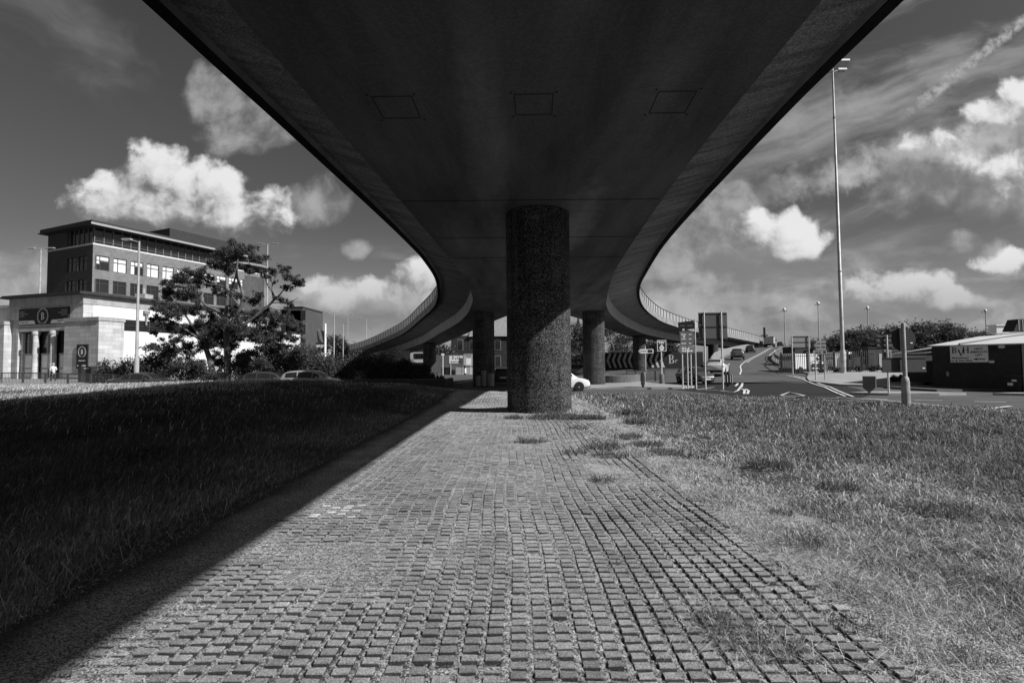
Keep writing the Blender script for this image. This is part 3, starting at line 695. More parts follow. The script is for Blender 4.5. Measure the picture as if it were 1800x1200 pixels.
for quad in (((653,171),(723,170),(739,208),(675,209)), ((904,167),(972,166),(970,202),(907,203)), ((1158,162),(1225,161),(1203,199),(1141,200))):
    hatch([onz(a, b, 6.24) for a, b in quad])
# abutment that closes the left ramp behind the planting
mb = MB(); mb.add([(-18.5,93,-1),(-26.5,95,-1),(-52,134,-1),(-45,138,-1),(-18.5,93,4.0),(-23.0,92,4.0),(-50,133,1.75),(-43,137,1.75)], [(0,1,5,4),(1,2,6,5),(2,3,7,6),(3,0,4,7),(4,5,6,7)])
mb.build('abutment', M_web, fly)
# light concrete parapet wall along the climbing slip road
rw = thing('retaining_wall', 'plain pale concrete parapet wall along the left edge of the climbing slip road', 'wall', (0, 0, 0))
vs, fs = [], []
for i, (Y, xl, xr, z) in enumerate(rc):
    hh = 1.15 if Y > 56 else .2+.95*max(0, (Y-50)/6)
    for a, b in ((xl-.05, -1.6), (xl-.05, z+.05), (xl-.05, z+hh), (xl-.35, z+hh), (xl-.35, -1.6)): vs.append((a, Y, b))
k0 = next(i for i, p in enumerate(rc) if p[0] >= 52)
for i in range(k0, len(rc)-1):
    for j in range(4): fs.append((i*5+j, i*5+j+1, (i+1)*5+j+1, (i+1)*5+j))
fs.append(tuple(k0*5+j for j in range(5)))
mb = MB(); mb.add(vs, fs); mb.build('wall', mat('ramp_wall', .22, .85, .18, .8, 7, .1), rw)
mb = MB()
for i in range(k0+4, len(rc)-1):
    (Y, xl, xr, z), (Y1, xl1, xr1, z1) = rc[i], rc[i+1]; mb.tube([(xl-.2, Y, z+1.17), (xl1-.2, Y1, z1+1.17)], .035, 5)
mb.build('capping_rail', mat('galv', .45, .45, .2, 3, metal=.4), rw)
# ------------------------------------------------------------------ grass
def blades(name, x, y, h, w, lean, m, tone, seed, label, zoff=0.0, lay=None):
    "one mesh of bent tapering blades; lean is the sideways reach as a share of the height"
    r = np.random.default_rng(seed); n = len(x); z = Gn(x, y)+zoff
    a = r.uniform(0, 2*PI, n) if lay is None else lay+r.normal(0, .7, n)
    f = r.uniform(0, 2*PI, n); bx, by = np.cos(f)*w/2, np.sin(f)*w/2
    dx, dy = np.cos(a)*lean*h, np.sin(a)*lean*h
    P = np.empty((n, 5, 3), np.float32)
    P[:, 0] = np.stack([x-bx, y-by, z-.01], -1); P[:, 1] = np.stack([x+bx, y+by, z-.01], -1)
    mx, my, mz = x+dx*.35, y+dy*.35, z+h*.62
    P[:, 2] = np.stack([mx+bx*.8, my+by*.8, mz], -1); P[:, 3] = np.stack([mx-bx*.8, my-by*.8, mz], -1)
    P[:, 4] = np.stack([x+dx, y+dy, z+h*np.maximum(.12, 1-.55*lean**1.3)], -1)
    b = (np.arange(n)*5)[:, None]
    o = np_mesh(name, P.reshape(-1, 3), [b+np.array([[0, 1, 2, 3]]), b+np.array([[3, 2, 4]])], m, tone=np.repeat(tone, 5))
    return tag(o, label, 'grass', kind='stuff')
def scatter(n, xf, Y0, Y1, seed, p=1.0):
    "points thinning out with distance; xf gives the x range as multiples of the distance"
    r = np.random.default_rng(seed); y = Y0*(Y1/Y0)**(r.random(n)**p); x = y*r.uniform(xf[0], xf[1], n); return x, y
road_in = lambda x, y: inside(x, y, road_poly)
M_grass_sun = mat('sunlit_grass_blade', .17, .8, .1, 2, attr='tone', trans=.25, spec=.2)  # lighter grass copy for the sunny side, sunlight put into its colour
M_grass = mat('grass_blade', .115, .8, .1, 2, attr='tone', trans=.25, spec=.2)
M_straw = mat('dry_grass_blade', .62, .8, .1, 2, attr='tone', trans=.25, spec=.25)
# left bank, long soft grass
x, y = scatter(330000, (-1.32, -.03), 1.5, 36, 41, .9)
edge = -3.15-.55*(vnoise(x, y, .6, 61)-.5)*2-.35*np.clip((7-y)/5, 0, 1)+.6*np.clip((y-9)/10, 0, 1)
cl = vnoise(x, y, 1.1, 62); k = (x < edge) & ~road_in(x, y) & (cl+.55*rng.random(len(x)) > .46) & (x > -48); x, y, cl = x[k], y[k], cl[k]; edge = edge[k]
near = np.clip((edge-x)/2.0, 0, 1); patch = vnoise(x, y, .22, 63); r = np.random.default_rng(3)
h = (.045+.15*near*(.30+.9*cl))*(.6+.7*r.random(len(x)))*(.75+.5*patch); wd = np.maximum(.0045, .0013*y)*(.7+.6*r.random(len(x)))
tone = (.55+.75*r.random(len(x))**1.5+.35*(patch-.4))*np.where(r.random(len(x)) > .92, 2.6, 1)*(.45+1.1*vnoise(x, y, .9, 66))*(1+1.4*(1-near))*np.clip(.8+(y-18)/14, .8, 1.5)
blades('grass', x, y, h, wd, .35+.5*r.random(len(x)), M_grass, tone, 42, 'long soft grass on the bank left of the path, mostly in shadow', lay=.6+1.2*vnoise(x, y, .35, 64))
# dry seeding heads over the sunny far part of the bank
x, y = scatter(120000, (-1.32, -.2), 9, 36, 47); k = (x < -6) & ~road_in(x, y) & (x > -48) & (vnoise(x, y, .4, 67) > .36) & (rng.random(len(x)) < np.clip((np.hypot(x+3, y*.55)-12.5)/8, .02, 1)); x, y = x[k], y[k]; n = len(x); r = np.random.default_rng(14)
blades('dry_grass', x, y, .13+.17*r.random(n), np.maximum(.004, .0010*y), .3+.8*r.random(n), M_straw, .35+.75*r.random(n), 48, 'dry seeding grass along the top of the left bank', lay=.6+1.2*vnoise(x, y, .35, 64))
# flattened bleached strands on the worn shaded ground
x, y = scatter(26000, (-1.1, -.12), 1.8, 20, 49); k = (x < -2.7-.4*rng.random(len(x))) & (x > -5.5) & (vnoise(x, y, .8, 68) > .40); x, y = x[k], y[k]; n = len(x)
blades('dry_grass', x, y, .02+.03*r.random(n), np.maximum(.003, .0008*y), 3+4*r.random(n), M_straw, .15+.7*r.random(n)**2, 50, 'flattened dry strands on the worn shaded ground left of the path', zoff=.01, lay=.15+.6*vnoise(x, y, .6, 69))
# thin bleached stalks where the bank meets the path
x, y = scatter(16000, (-1.1, -.15), 1.8, 22, 44); k = (x < -2.75-.6*rng.random(len(x))) & (x > -6.0) & (vnoise(x, y, 1.0, 65) > .52); x, y = x[k], y[k]; n = len(x); r = np.random.default_rng(4)
blades('grass', x, y, .05+.22*r.random(n)**2, np.maximum(.0035, .0009*y), .3+1.3*r.random(n), M_straw, .28+.5*r.random(n), 45, 'pale dry stalks standing along the shaded path edge')
# right side: bleached cut straw near the path turning into greener long grass
def straw_edge(x, y): return 1.72+.55*(vnoise(x, y, .55, 71)-.5)*2+.10*np.clip(6-y, 0, 4)-.9*np.clip((y-9)/6, 0, 1)
x, y = scatter(300000, (-.02, 1.30), 1.5, 35, 51, .92)
se = straw_edge(x, y); k = (x > se) & ~road_in(x, y); x, y, se = x[k], y[k], se[k]
green = np.clip((x-se-1.9-2.6*(vnoise(x, y, .35, 72)-.2))/2.2, 0, 1)+np.clip((y-12)/10, 0, .35); green = np.clip(green, 0, 1)
tuft = vnoise(x, y, 1.3, 73); dark = np.clip((tuft-.57)*7, 0, 1)
r = np.random.default_rng(5); pick = r.random(len(x)) < np.maximum(green*.52, dark*.6)
xs, ys, gs, ss = x[~pick], y[~pick], green[~pick], se[~pick]; n = len(xs)
dens = np.clip((xs-ss)/.7+.15, 0, 1)*np.clip((vnoise(xs, ys, 1.5, 79)-.24)*5, .06, 1); kk = r.random(n) < dens; xs, ys, gs = xs[kk], ys[kk], gs[kk]; n = len(xs)
blades('dry_grass', xs, ys, (.025+.085*r.random(n)**1.5)*(1+.8*gs)*(.35+1.5*vnoise(xs, ys, 1.9, 77)**1.3), np.maximum(.0036, .0012*ys)*(.6+.7*r.random(n)), .5+2.6*r.random(n)*(1-.6*gs), M_straw, (.10+1.25*r.random(n)**1.8)*(1-.35*gs)*(.55+.9*vnoise(xs, ys, 1.6, 75)), 52, 'bleached dry cut grass and straw lying on the sunlit right side', zoff=.02)
xg, yg, gg, dg = x[pick], y[pick], green[pick], dark[pick]; n = len(xg)
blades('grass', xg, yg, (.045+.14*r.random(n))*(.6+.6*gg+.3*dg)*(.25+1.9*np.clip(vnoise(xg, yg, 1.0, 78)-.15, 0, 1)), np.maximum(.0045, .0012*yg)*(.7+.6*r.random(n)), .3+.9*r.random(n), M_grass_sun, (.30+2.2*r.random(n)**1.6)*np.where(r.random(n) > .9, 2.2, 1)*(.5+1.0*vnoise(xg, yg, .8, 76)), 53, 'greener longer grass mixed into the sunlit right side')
# straw strewn over the paving edge and tufts rooted between the pads
x, y = scatter(9000, (-.35, .9), 1.6, 20, 54); k = (x > straw_edge(x, y)-.75*rng.random(len(x))**2) & (x < 3.0); x, y = x[k], y[k]; n = len(x)
blades('dry_grass', x, y, .015+.03*r.random(n), np.maximum(.003, .0009*y), 3+4*r.random(n), M_straw, .5+.8*r.random(n), 55, 'loose straw strewn over the right edge of the paving', zoff=.075)
# long single straws lying about
x, y = scatter(5200, (.0, .95), 1.6, 14, 57); k = (x > 1.3+.5*rng.random(len(x))) & ~road_in(x, y); x, y = x[k], y[k]; n = len(x)
blades('dry_grass', x, y, .012+.02*r.random(n), np.maximum(.003, .0009*y), 7+9*r.random(n), M_straw, .8+.7*r.random(n), 58, 'long single straws lying over the dry right side', zoff=.04)
def tuft_pos(cs, per):
    X, Y = [], []
    for (cx_, cy_, rad) in cs:
        n = int(per*(rad/.2)**1.3); a = r.uniform(0, 6.28, n); q = rad*np.sqrt(r.random(n)); X.append(cx_+q*np.cos(a)); Y.append(cy_+q*np.sin(a)*.8)
    return np.concatenate(X), np.concatenate(Y)
TP = [(935,780,.30),(958,738,.5),(990,735,.5),(1020,738,.35),(1045,738,.3),(1112,728,.3),(1120,745,.35),(1015,758,.25),(1060,790,.4),(1075,805,.3),(1010,800,.2),(1100,772,.35),(1140,785,.3),(1000,740,.2),(905,738,.25),
 (1300,1052,.10),(1280,1120,.20),(1325,1140,.22),(1365,1150,.16),(1250,1100,.12),(1490,1045,.12),(1375,905,.12),(1590,770,.5),(1640,772,.4),(1660,770,.4),(1780,820,.4),(1720,760,.4),(1170,800,.3),(1215,805,.3),(1060,850,.16),(1555,1005,.16),(1500,1110,.14),(1740,1125,.15),(1700,1160,.12),
 (1230,940,.14),(1420,960,.2),(1650,900,.3),(1480,860,.25),(1350,820,.3),(885,1018,.05),(1085,1000,.05)]
cs = []
for (a, b, rad) in TP:
    p = onz(a, b, 0.03); cs.append((p.x, p.y, rad))
x, y = tuft_pos(cs, 210); n = len(x)
blades('grass_tuft', x, y, (.04+.13*r.random(n)**1.4)*np.clip(.7+y*.05, .8, 1.7)*(.5+.9*vnoise(x, y, 4.0, 81)), np.maximum(.004, .0012*y), .35+.9*r.random(n), M_grass, .55+1.3*r.random(n)**1.6, 56, 'dark grass tufts rooted in the paving and the straw', zoff=.03)

SC = [(1290,1130,.30),(1350,1150,.26),(1240,1080,.18),(1420,1010,.25),(1500,960,.3),(1330,930,.3),(1250,880,.3),(1180,830,.35),(1120,800,.35),(1560,1060,.22),(1640,1150,.22),(1060,775,.35),(1380,1080,.16),(1010,760,.3)]
cs = []
for (a, b, rad) in SC:
    p = onz(a, b, 0.03); cs.append((p.x, p.y, rad))
x, y = tuft_pos(cs, 260); n = len(x)
blades('dry_grass', x, y, (.03+.11*r.random(n)**1.5), np.maximum(.0032, .0010*y), .8+3.0*r.random(n), M_straw, .25+1.0*r.random(n)**1.5, 59, 'dry straw clumps spilling over the right part of the paving', zoff=.035)

# ------------------------------------------------------------------ trees and shrubs
M_leaf = mat('leaf', .072, .6, .2, 1, attr='tone', trans=.3, spec=.4)
M_bark = mat('bark', .12, .9, .4, 4, 6, .6, 20, stretch=(1, 1, .3)); M_bark_pale = mat('bark_pale', .30, .85, .35, 4, 6, .4, 20)
def leaf_arrays(cent, rad, n, size, seed, flat=.75):
    "leaf sized faces through a set of clumps, denser towards each clump's skin"
    r = np.random.default_rng(seed); cent = np.asarray(cent, float); rad = np.asarray(rad, float)
    pr = rad**2; pr /= pr.sum(); i = r.choice(len(cent), n, p=pr)
    d = r.normal(size=(n, 3)); d /= np.linalg.norm(d, axis=1)[:, None]; q = r.random(n)**.55
    # twigs: pull leaves into small sprays
    spray = r.normal(size=(len(cent)*14, 3)); spray /= np.linalg.norm(spray, axis=1)[:, None]
    s = spray[i*14+r.integers(0, 14, n)]; d = d*.42+s*.85
    P = cent[i]+d*(rad[i]*q)[:, None]*np.array([1, 1, flat])+r.normal(size=(n, 3))*(rad[i]*.16)[:, None]
    nr = r.normal(size=(n, 3))+np.array([0, 0, .5]); nr /= np.linalg.norm(nr, axis=1)[:, None]
    t = np.cross(nr, r.normal(size=(n, 3))); t /= np.linalg.norm(t, axis=1)[:, None]; b = np.cross(nr, t)
    L = size*(.6+.8*r.random(n))[:, None]; t = t*L; b = b*L*.55
    V_ = np.stack([P-t, P+b*.9, P+t, P-b*.9], 1).reshape(-1, 3)
    tone = np.repeat(.45+1.1*r.random(n)**1.3, 4)
    return V_, (np.arange(n)*4)[:, None]+np.array([[0, 1, 2, 3]]), tone
def crown(cent, rad, n, size, seed, parent, name='crown', m=None, flat=.75):
    V_, F, T = leaf_arrays(cent, rad, n, size, seed, flat); return np_mesh(name, V_, [F], m or M_leaf, parent, tone=T)
def limb(mb, pts, r0, r1, n=7):
    c = catmull(pts, 4); mb.tube(c, [r0+(r1-r0)*i/(len(c)-1) for i in range(len(c))], n)

# the big open tree before the office block: clumps and limbs at their own distances
TY = 43.0
bt = thing('tree', 'large open crowned tree with bent pale limbs in front of the brick office block', 'tree', on(400, TY)); o0 = Vector(bt.location)
def T(px, py, dY=0): return at(px, py, TY+dY)-o0
CL = [(420,440,0,1.25),(392,446,1.0,.9),(448,452,-.6,.8),(400,470,.5,1.0),(436,437,.8,.7),(440,474,0,.8),(380,462,-.5,.7),
 (345,482,0,1.0),(322,494,.8,.9),(300,500,-.6,.7),(365,497,1,.8),(335,515,-.8,1.0),(300,520,.5,.9),(288,540,0,.9),(312,548,-.9,1.0),(275,560,.7,.7),(340,545,.9,.8),(300,575,0,1.0),(335,580,1.1,1.1),
 (480,478,0,.55),(498,474,.6,.6),(515,490,-.4,.6),(525,500,.3,.5),(470,487,0,.35),(505,505,0,.5),(495,527,.2,.55),(510,534,-.3,.4),(528,494,0,.4),(482,497,0,.3),(505,487,.4,.4),
 (420,520,-.8,.6),(445,530,.6,.7),(455,518,0,.5),(395,515,0,.6),(380,510,.8,.6),
 (300,620,.5,1.1),(345,640,-.6,1.2),(420,650,.8,1.2),(465,645,-.5,1.1),(505,630,.4,1.1),(275,610,.2,.9),(520,620,-.3,.9),(385,585,.5,1.2),(440,580,0,1.2),(480,610,.8,1.1),(375,560,1.2,1.2),(410,570,-1.0,1.3),(450,560,1.0,1.2),(480,560,-.7,1.0),(505,560,.6,.9),(520,575,0,.7),(490,590,1.0,1.0),(450,595,-1.2,1.2),(400,605,1.3,1.3),(360,605,-1.0,1.1),(330,610,.8,.9),(430,625,0,1.1),(385,635,1,1.0),(470,620,1.0,1.0),
 (410,545,0,.6),(355,570,.3,.8),(310,598,-.5,.7),(270,585,0,.4),(515,595,-.5,.6)]
rt = np.random.default_rng(17); cc_, cr_ = [], []
for a, b, d, e in CL:
    c0 = np.array(T(a, b, d))
    for q in range(16):
        v = rt.normal(size=3); v /= np.linalg.norm(v); v[2] *= .66; cc_.append(c0+v*e*(.15+1.08*rt.random())); cr_.append(e*(.17+.33*rt.random()))
crown(cc_+[np.array(T(a, b, d)) for a, b, d, e in CL], cr_+[e*.55 for a, b, d, e in CL], 185000, .062, 5, bt)
mb = MB()
limb(mb, [T(376,672), T(371,640), T(362,612), T(357,600)], .26, .17); limb(mb, [T(400,672), T(400,625), T(397,590), T(396,560)], .30, .20)
limb(mb, [T(396,560), T(380,545,.2), T(362,537), T(348,520)], .17, .09); limb(mb, [T(362,537), T(352,525), T(346,512,.3)], .10, .05)
limb(mb, [T(396,560), T(398,540), T(402,517), T(410,500,.3), T(418,470)], .16, .05)
limb(mb, [T(396,560), T(412,553), T(424,540), T(426,515), T(419,495), T(416,480), T(418,455)], .18, .06)
limb(mb, [T(424,540), T(412,527), T(395,505), T(372,500), T(352,497)], .09, .035); limb(mb, [T(397,590), T(430,570), T(462,545), T(477,532), T(482,520), T(470,500), T(466,485)], .15, .035)
limb(mb, [T(477,532), T(490,520), T(500,508), T(515,498)], .07, .03); limb(mb, [T(480,525), T(478,505), T(484,488), T(492,476)], .06, .025); limb(mb, [T(477,532), T(498,532), T(510,532), T(525,522)], .05, .02)
limb(mb, [T(357,600), T(335,585), T(310,570), T(290,560)], .14, .04); limb(mb, [T(357,600), T(330,560), T(318,540), T(300,520)], .11, .04)
mb.build('trunk', mat('tree_bark', .11, .85, .5, 3, 7, .5, 20, stretch=(1, 1, .3)), bt, True)

def make_tree(name, label, cat, loc, H, rad, seed, n=2600, size=.22, trunk=.22, lobes=11, group=None, squat=.8, m=None, low=False):
    r = np.random.default_rng(seed); t = thing(name, label, cat, loc, 0, group); C_, R_ = [], []
    for i in range(lobes):
        a = r.uniform(0, 6.28); q = rad*.62*math.sqrt(r.random()); zz = H*(.34+.52*r.random()); k = 1-.55*abs(zz/H-.55)
        C_.append((q*k*math.cos(a), q*k*math.sin(a), zz)); R_.append(rad*(.30+.26*r.random()))
        if low: C_.append((q*1.3*math.cos(a), q*1.3*math.sin(a), H*(.10+.22*r.random()))); R_.append(rad*(.26+.2*r.random()))
    C_.append((0, 0, H*.86)); R_.append(rad*.34)
    crown(C_, R_, n, size, seed+1, t, flat=squat, m=m)
    mb = MB(); limb(mb, [(0, 0, -.2), (.05*rad, 0, H*.25), (0, .04*rad, H*.55)], trunk, trunk*.55)
    for c in C_[:5]: limb(mb, [(0, 0, H*.3), (c[0]*.5, c[1]*.5, H*.38), c], trunk*.5, trunk*.15, 5)
    mb.build('trunk', M_bark, t, True); return t
def shrub(label, loc, w, d, h, seed, n=1500, size=.09, group=None, name='shrub', tone=None, m=None):
    r = np.random.default_rng(seed); t = thing(name, label, 'shrub', loc, 0, group); C_, R_ = [], []
    for i in range(9):
        C_.append((r.uniform(-.42, .42)*w, r.uniform(-.4, .4)*d, h*(.28+.42*r.random()))); R_.append(min(w, h)*(.22+.16*r.random()))
    crown(C_, R_, n, size, seed+1, t, 'foliage', flat=1.0, m=m)
    mb = MB()
    for c in C_[:6]: limb(mb, [(c[0]*.3, c[1]*.3, -.1), (c[0]*.6, c[1]*.6, h*.25), c], .03, .01, 5)
    mb.build('stem', M_bark, t, True); return t
# bushes along the left verge
SH = [(215,44.5,2.6,1.9,'round dark shrub beside the low dark wall by the pub entrance'),(262,44,3.8,2.6,'wide tall shrub behind the near street lamp post'),(300,45,3.4,2.7,'feathery shrub directly left of the big tree trunk'),
 (345,43,3.2,2.4,'dense shrub at the foot of the big tree, left of its trunk'),(425,43.5,3.4,2.6,'dense shrub at the foot of the big tree, right of its trunk'),(465,44,3.6,3.2,'leafy bush under the right limb of the big tree'),(500,44.5,3.6,3.4,'bright leaved bush above the rear of the silver hatchback'),
 (535,45,3.2,2.6,'leafy bush above the roof of the silver hatchback'),(572,46,2.6,2.3,'small bush in front of the white flagpole'),(605,46,3.2,2.5,'loose bush where the flyover parapet comes down'),
 (632,46.5,3.2,2.9,'loose sunlit bush under the low end of the left parapet'),(655,47,3.0,3.2,'upright bush against the flyover abutment')]
for i, (px, Y, w, h, lab) in enumerate(SH):
    shrub(lab, on(px, Y), w*1.25, 2.2, h*1.12, 200+i, 6500, .075)
# the dark clipped mass by the abutment and its planter wall
hd = thing('hedge', 'dark square clipped hedge behind the low planter wall under the left ramp', 'hedge', on(705, 44.5)); hw = xat(760, 44.5)-xat(655, 44.5)
V_, F, Tn = leaf_arrays([(rng.uniform(-.46, .46)*hw, rng.uniform(-1, 1), rng.uniform(.7, 2.0)) for _ in range(60)], [.5]*60, 15000, .085, 77, 1.0)
np_mesh('foliage', V_, [F], M_leaf, hd, tone=Tn*.55)
mb = MB(); mb.box(-.46*hw, .46*hw, -.9, .9, -.1, 1.9); mb.build('twigs', mat('dark_twigs', .012, .9, .4, 6), hd)
for i, (px, h, lab) in enumerate(((748, 1.5, 'low spiky shrub beside the hedge end, left one'), (765, 1.1, 'low spiky shrub at the corner of the planter wall'))):
    shrub(lab, on(px, 43.2), 1.8, 1.4, h, 240+i, 1200, .09)
pw = thing('planter_wall', 'low dark brick planter wall in front of the square hedge', 'wall', (0, 0, 0)); mb = MB()
xa, xb = xat(655, 41.4), xat(783, 41.4); zb = G(xb, 41.4)
mb.box(xa-3, xb, 41.2, 41.55, zb-.4, zb+.72); mb.box(xb-.35, xb-.003, 41.553, 47, zb-.4, zb+.72); mb.build('wall', mat('dark_brick', .07, .9, .25, 2, brick=(3.2, .6)), pw)
mb = MB(); mb.box(xa-3, xb+.05, 41.15, 41.6, zb+.723, zb+.80); mb.build('coping', mat('dark_coping', .10, .9, .25, 2), pw)

# trees beyond
FT = [(1012,100,9.5,4.2,'pair'),(1022,92,8.0,3.6,''),(1075,120,11.5,5.0,''),(1095,128,9.0,4.5,''),(1150,120,8.5,4.6,''),(1178,125,8.8,4.6,''),(1165,135,8.0,4.2,''),(1130,140,6.5,4,'')]
FL = ['bushy tree seen between the main column and the right second column, lower one','taller tree below the church spire, between the two nearest right columns','tall tree just right of the second right column','round tree in the gap between the right columns','tree just right of the third right column','round tree behind the square car park sign','pale tree behind the right arrow sign','low tree between the right columns, farthest back']
for i, ((px, Y, H, rd, _), lab) in enumerate(zip(FT, FL)): make_tree('tree', lab, 'tree', on(px, Y), H, rd, 300+i, 5200, .20, low=True)
make_tree('tree', 'small sunlit tree seen through the gap right of the third left column', 'tree', on(780, 96), 5.6, 3.0, 330, 2200, .2)
for i, (px, Y, H, rd, lab) in enumerate([(590,120,8.5,4.2,'rounded tree between the two lamp posts beyond the left ramp'),(608,125,7.2,3.6,'smaller tree right behind the left ramp parapet'),(545,110,5.6,4.4,'low tree right of the dark tower block')]):
    make_tree('tree', lab, 'tree', on(px, Y), H, rd, 340+i, 2600, .25)
WD = [(1432,6.8),(1450,7.2),(1468,7.8),(1490,9.5),(1510,9.8),(1530,9.2),(1552,9.0),(1572,10.6),(1596,10.2),(1620,10.8),(1642,10.0),(1662,10.4),(1684,10.0),(1706,9.2),(1728,8.6),(1748,7.8),(1765,7.5)]
protos = []
for i, (px, H) in enumerate(WD):
    Y = 98+7*math.sin(i*2.1)
    lab = 'bushy tree of the far wood, %s' % ['lowest at its left end','behind the sign boards on two posts','just left of the tall mast','immediately right of the tall mast','between the mast and the second far lamp','below the second far lamp','left of the back of the round sign','behind the back of the round sign','just right of the round sign post','above the left end of the white roof','over the white roof, left of its middle','above the middle of the white roof','over the white roof, right of its middle','left of the farthest right lamp','at the foot of the farthest right lamp','right of the farthest right lamp','lowest at its right end by the roof vent'][i]
    H *= .74
    if i < 4: o = make_tree('tree', lab, 'tree', on(px, Y), 9.0, 4.6, 360+i, 6500, .20, low=True, group='trees of the far wood'); protos.append(o); o.scale = (1.25, 1.25, H/9.0)
    else: o = dup(protos[i % 4], on(px, Y), i*1.9, (1.25, 1.25, H/9.0), lab)
# ------------------------------------------------------------------ buildings
def onface(E, px, py, y=None, x=None):
    "local coordinates where a photograph pixel meets the plane local y = const or local x = const of a placed thing"
    Mi = Matrix.Translation(Vector(E.location)) @ Matrix.Rotation(E.rotation_euler.z, 4, 'Z'); Mi = Mi.inverted()
    o = Mi @ Vector((0, 0, EYE)); d = Mi.to_3x3() @ ray(px, py)
    t = (y-o.y)/d.y if y is not None else (x-o.x)/d.x
    return o+d*t
M_stone = mat('limestone', .54, .85, .18, .8, 8, .15, 40, brick=(.62, .62, .012, .95), streak=.22)
M_stone_d = mat('stained_stone', .34, .9, .28, .9, 8, .2, 40, streak=.3)
M_white = mat('white_render', .66, .8, .08, .6, 6, streak=.12)
M_plinth = mat('plinth_stone', .17, .9, .2, 1)
M_black = mat('black_board', .015, .5, .2, 2); M_wpaint = mat('white_letter', .78, .6, .05, 2); M_grey = mat('grey_board', .35, .7, .12, 2)
M_glass = mat('dark_glass', .02, .08, .1, 1, spec=.6); M_frame = mat('window_frame', .05, .6, .1, 2); M_cover = mat('pale_cover', .62, .6, .12, .8)
M_roof_d = mat('dark_roof_edge', .035, .7, .2, 2); M_lead = mat('lead', .2, .6, .2, 2)
pub = thing('pub_building', 'pale stone pub with a flat roof, tall columned entrance and black B sign', 'building', (-42, 50, 0), math.atan2(-.30, .954))
def wall(mb, *a): return mb.box(*a)
mb = MB(); D = 24
mb.box(-10.9, -9.2, 0, .9, -.4, 7.75); mb.box(-1.85, 0, 0, .9, -.4, 7.75); mb.box(-9.2, -1.85, 0, .9, 5.2, 7.75)
mb.build('wall', M_stone, pub)
mb = MB(); mb.box(-10.9, -.003, .903, 1.2, -.4, 7.75); mb.build('back_wall', mat('dark_lobby', .05, .9, .2, 1), pub)
mb = MB(); mb.box(-.9, .004, .902, D, -.4, 5.3); mb.box(-.9, .004, .902, D, 6.5, 7.75); mb.box(-.9, .004, .902, 3.9, 5.3, 6.5); mb.build('white_side_wall', M_white, pub)
mb = MB(); mb.box(-10.95, .06, -.06, D, 7.75, 8.66); mb.build('frieze', M_stone_d, pub)
mb = MB(); mb.box(-11.6, .55, -.7, D+.3, 8.663, 8.80); mb.box(-11.4, .35, -.5, D+.1, 8.80, 8.95); mb.build('roof', M_roof_d, pub)
mb = MB(); mb.box(-.3, -.05, 3.9, D-1, 5.3, 6.5); w = mb.build('window_band', M_glass, pub)
mb = MB()
for k in range(15): mb.box(-.05, .03, 3.9+k*1.35, 3.98+k*1.35, 5.3, 6.5)
mb.box(-.05, .028, 3.9, D-1, 5.85, 5.9); mb.build('glazing_bars', M_frame, w)
# piers either side of the entrance
for (x0, x1, y0, y1, nm) in ((-1.6, 3.1, -.6, 1.75, 'pier'), (-15.5, -10.4, -.7, 1.75, 'pier')):
    mb = MB(); mb.box(x0, x1, y0, y1, .55, 5.95); pr = mb.build(nm, M_stone, pub)
    mb = MB(); mb.box(x0-.06, x1+.06, y0-.06, y1+.06, -.5, .548); mb.build('plinth', M_plinth, pr)
    mb = MB(); mb.box(x0-.08, x1+.08, y0-.08, y1+.08, 5.953, 6.30); mb.build('coping', M_stone_d, pr)
mb = MB(); mb.box(-22, -10.96, 1.76, 14, -.4, 8.0); mb.build('wing', M_white, pub); mb = MB(); mb.box(-22, -10.97, 1.5, 14, 8.003, 8.35); mb.build('wing_roof', M_stone_d, pub)
# entrance
mb = MB()
for a, b in ((-9.5, -9.2), (-1.85, -1.62)): mb.box(a, b, -.16, .3, .3, 5.2)
mb.box(-9.5, -1.62, -.16, .3, 5.203, 5.5); mb.box(-9.2, -8.9, .1, .6, .3, 5.0); mb.box(-2.1, -1.853, .1, .6, .3, 5.0); mb.build('door_surround', M_stone, pub)
for x in (-6.58, -3.97):
    mb = MB(); mb.lathe([(.34, .3), (.34, .45), (.29, .5), (.255, 4.75), (.34, 4.85), (.36, 5.0), (.36, 5.2)], 20, (x, -.08, 0)); mb.build('column', M_stone, pub, True)
for a, b, door in ((-8.9, -6.9, 0), (-6.3, -4.25, 1), (-3.65, -2.1, 0)):
    mb = MB(); mb.box(a, b, .30, .9, .3, 5.0); win = mb.build('entrance_glazing', M_glass, pub)
    mb = MB(); mb.box(a, b, .22, .30, 2.75, 2.95)
    for x in (a, b-.12) + ((.5*(a+b)-.06,) if door else ()): mb.box(x, x+.12, .24, .299, .3, 2.75)
    mb.box(a, b, .23, .298, 1.35, 1.5); mb.build('frame', M_grey, win)
    mb = MB(); mb.box(a+.12, b-.12, .255, .297, 1.5, 2.75)
    if door != 1 or True: mb.box(a+.12, b-.12-(.9 if door else 0), .256, .296, .35, 1.35)
    mb.build('panel', mat('pale_board', .72, .7, .2, .9), win)
mb = MB(); mb.box(-9.6, -1.5, -1.2, .7, -.3, .298); mb.build('step', M_plinth, pub)
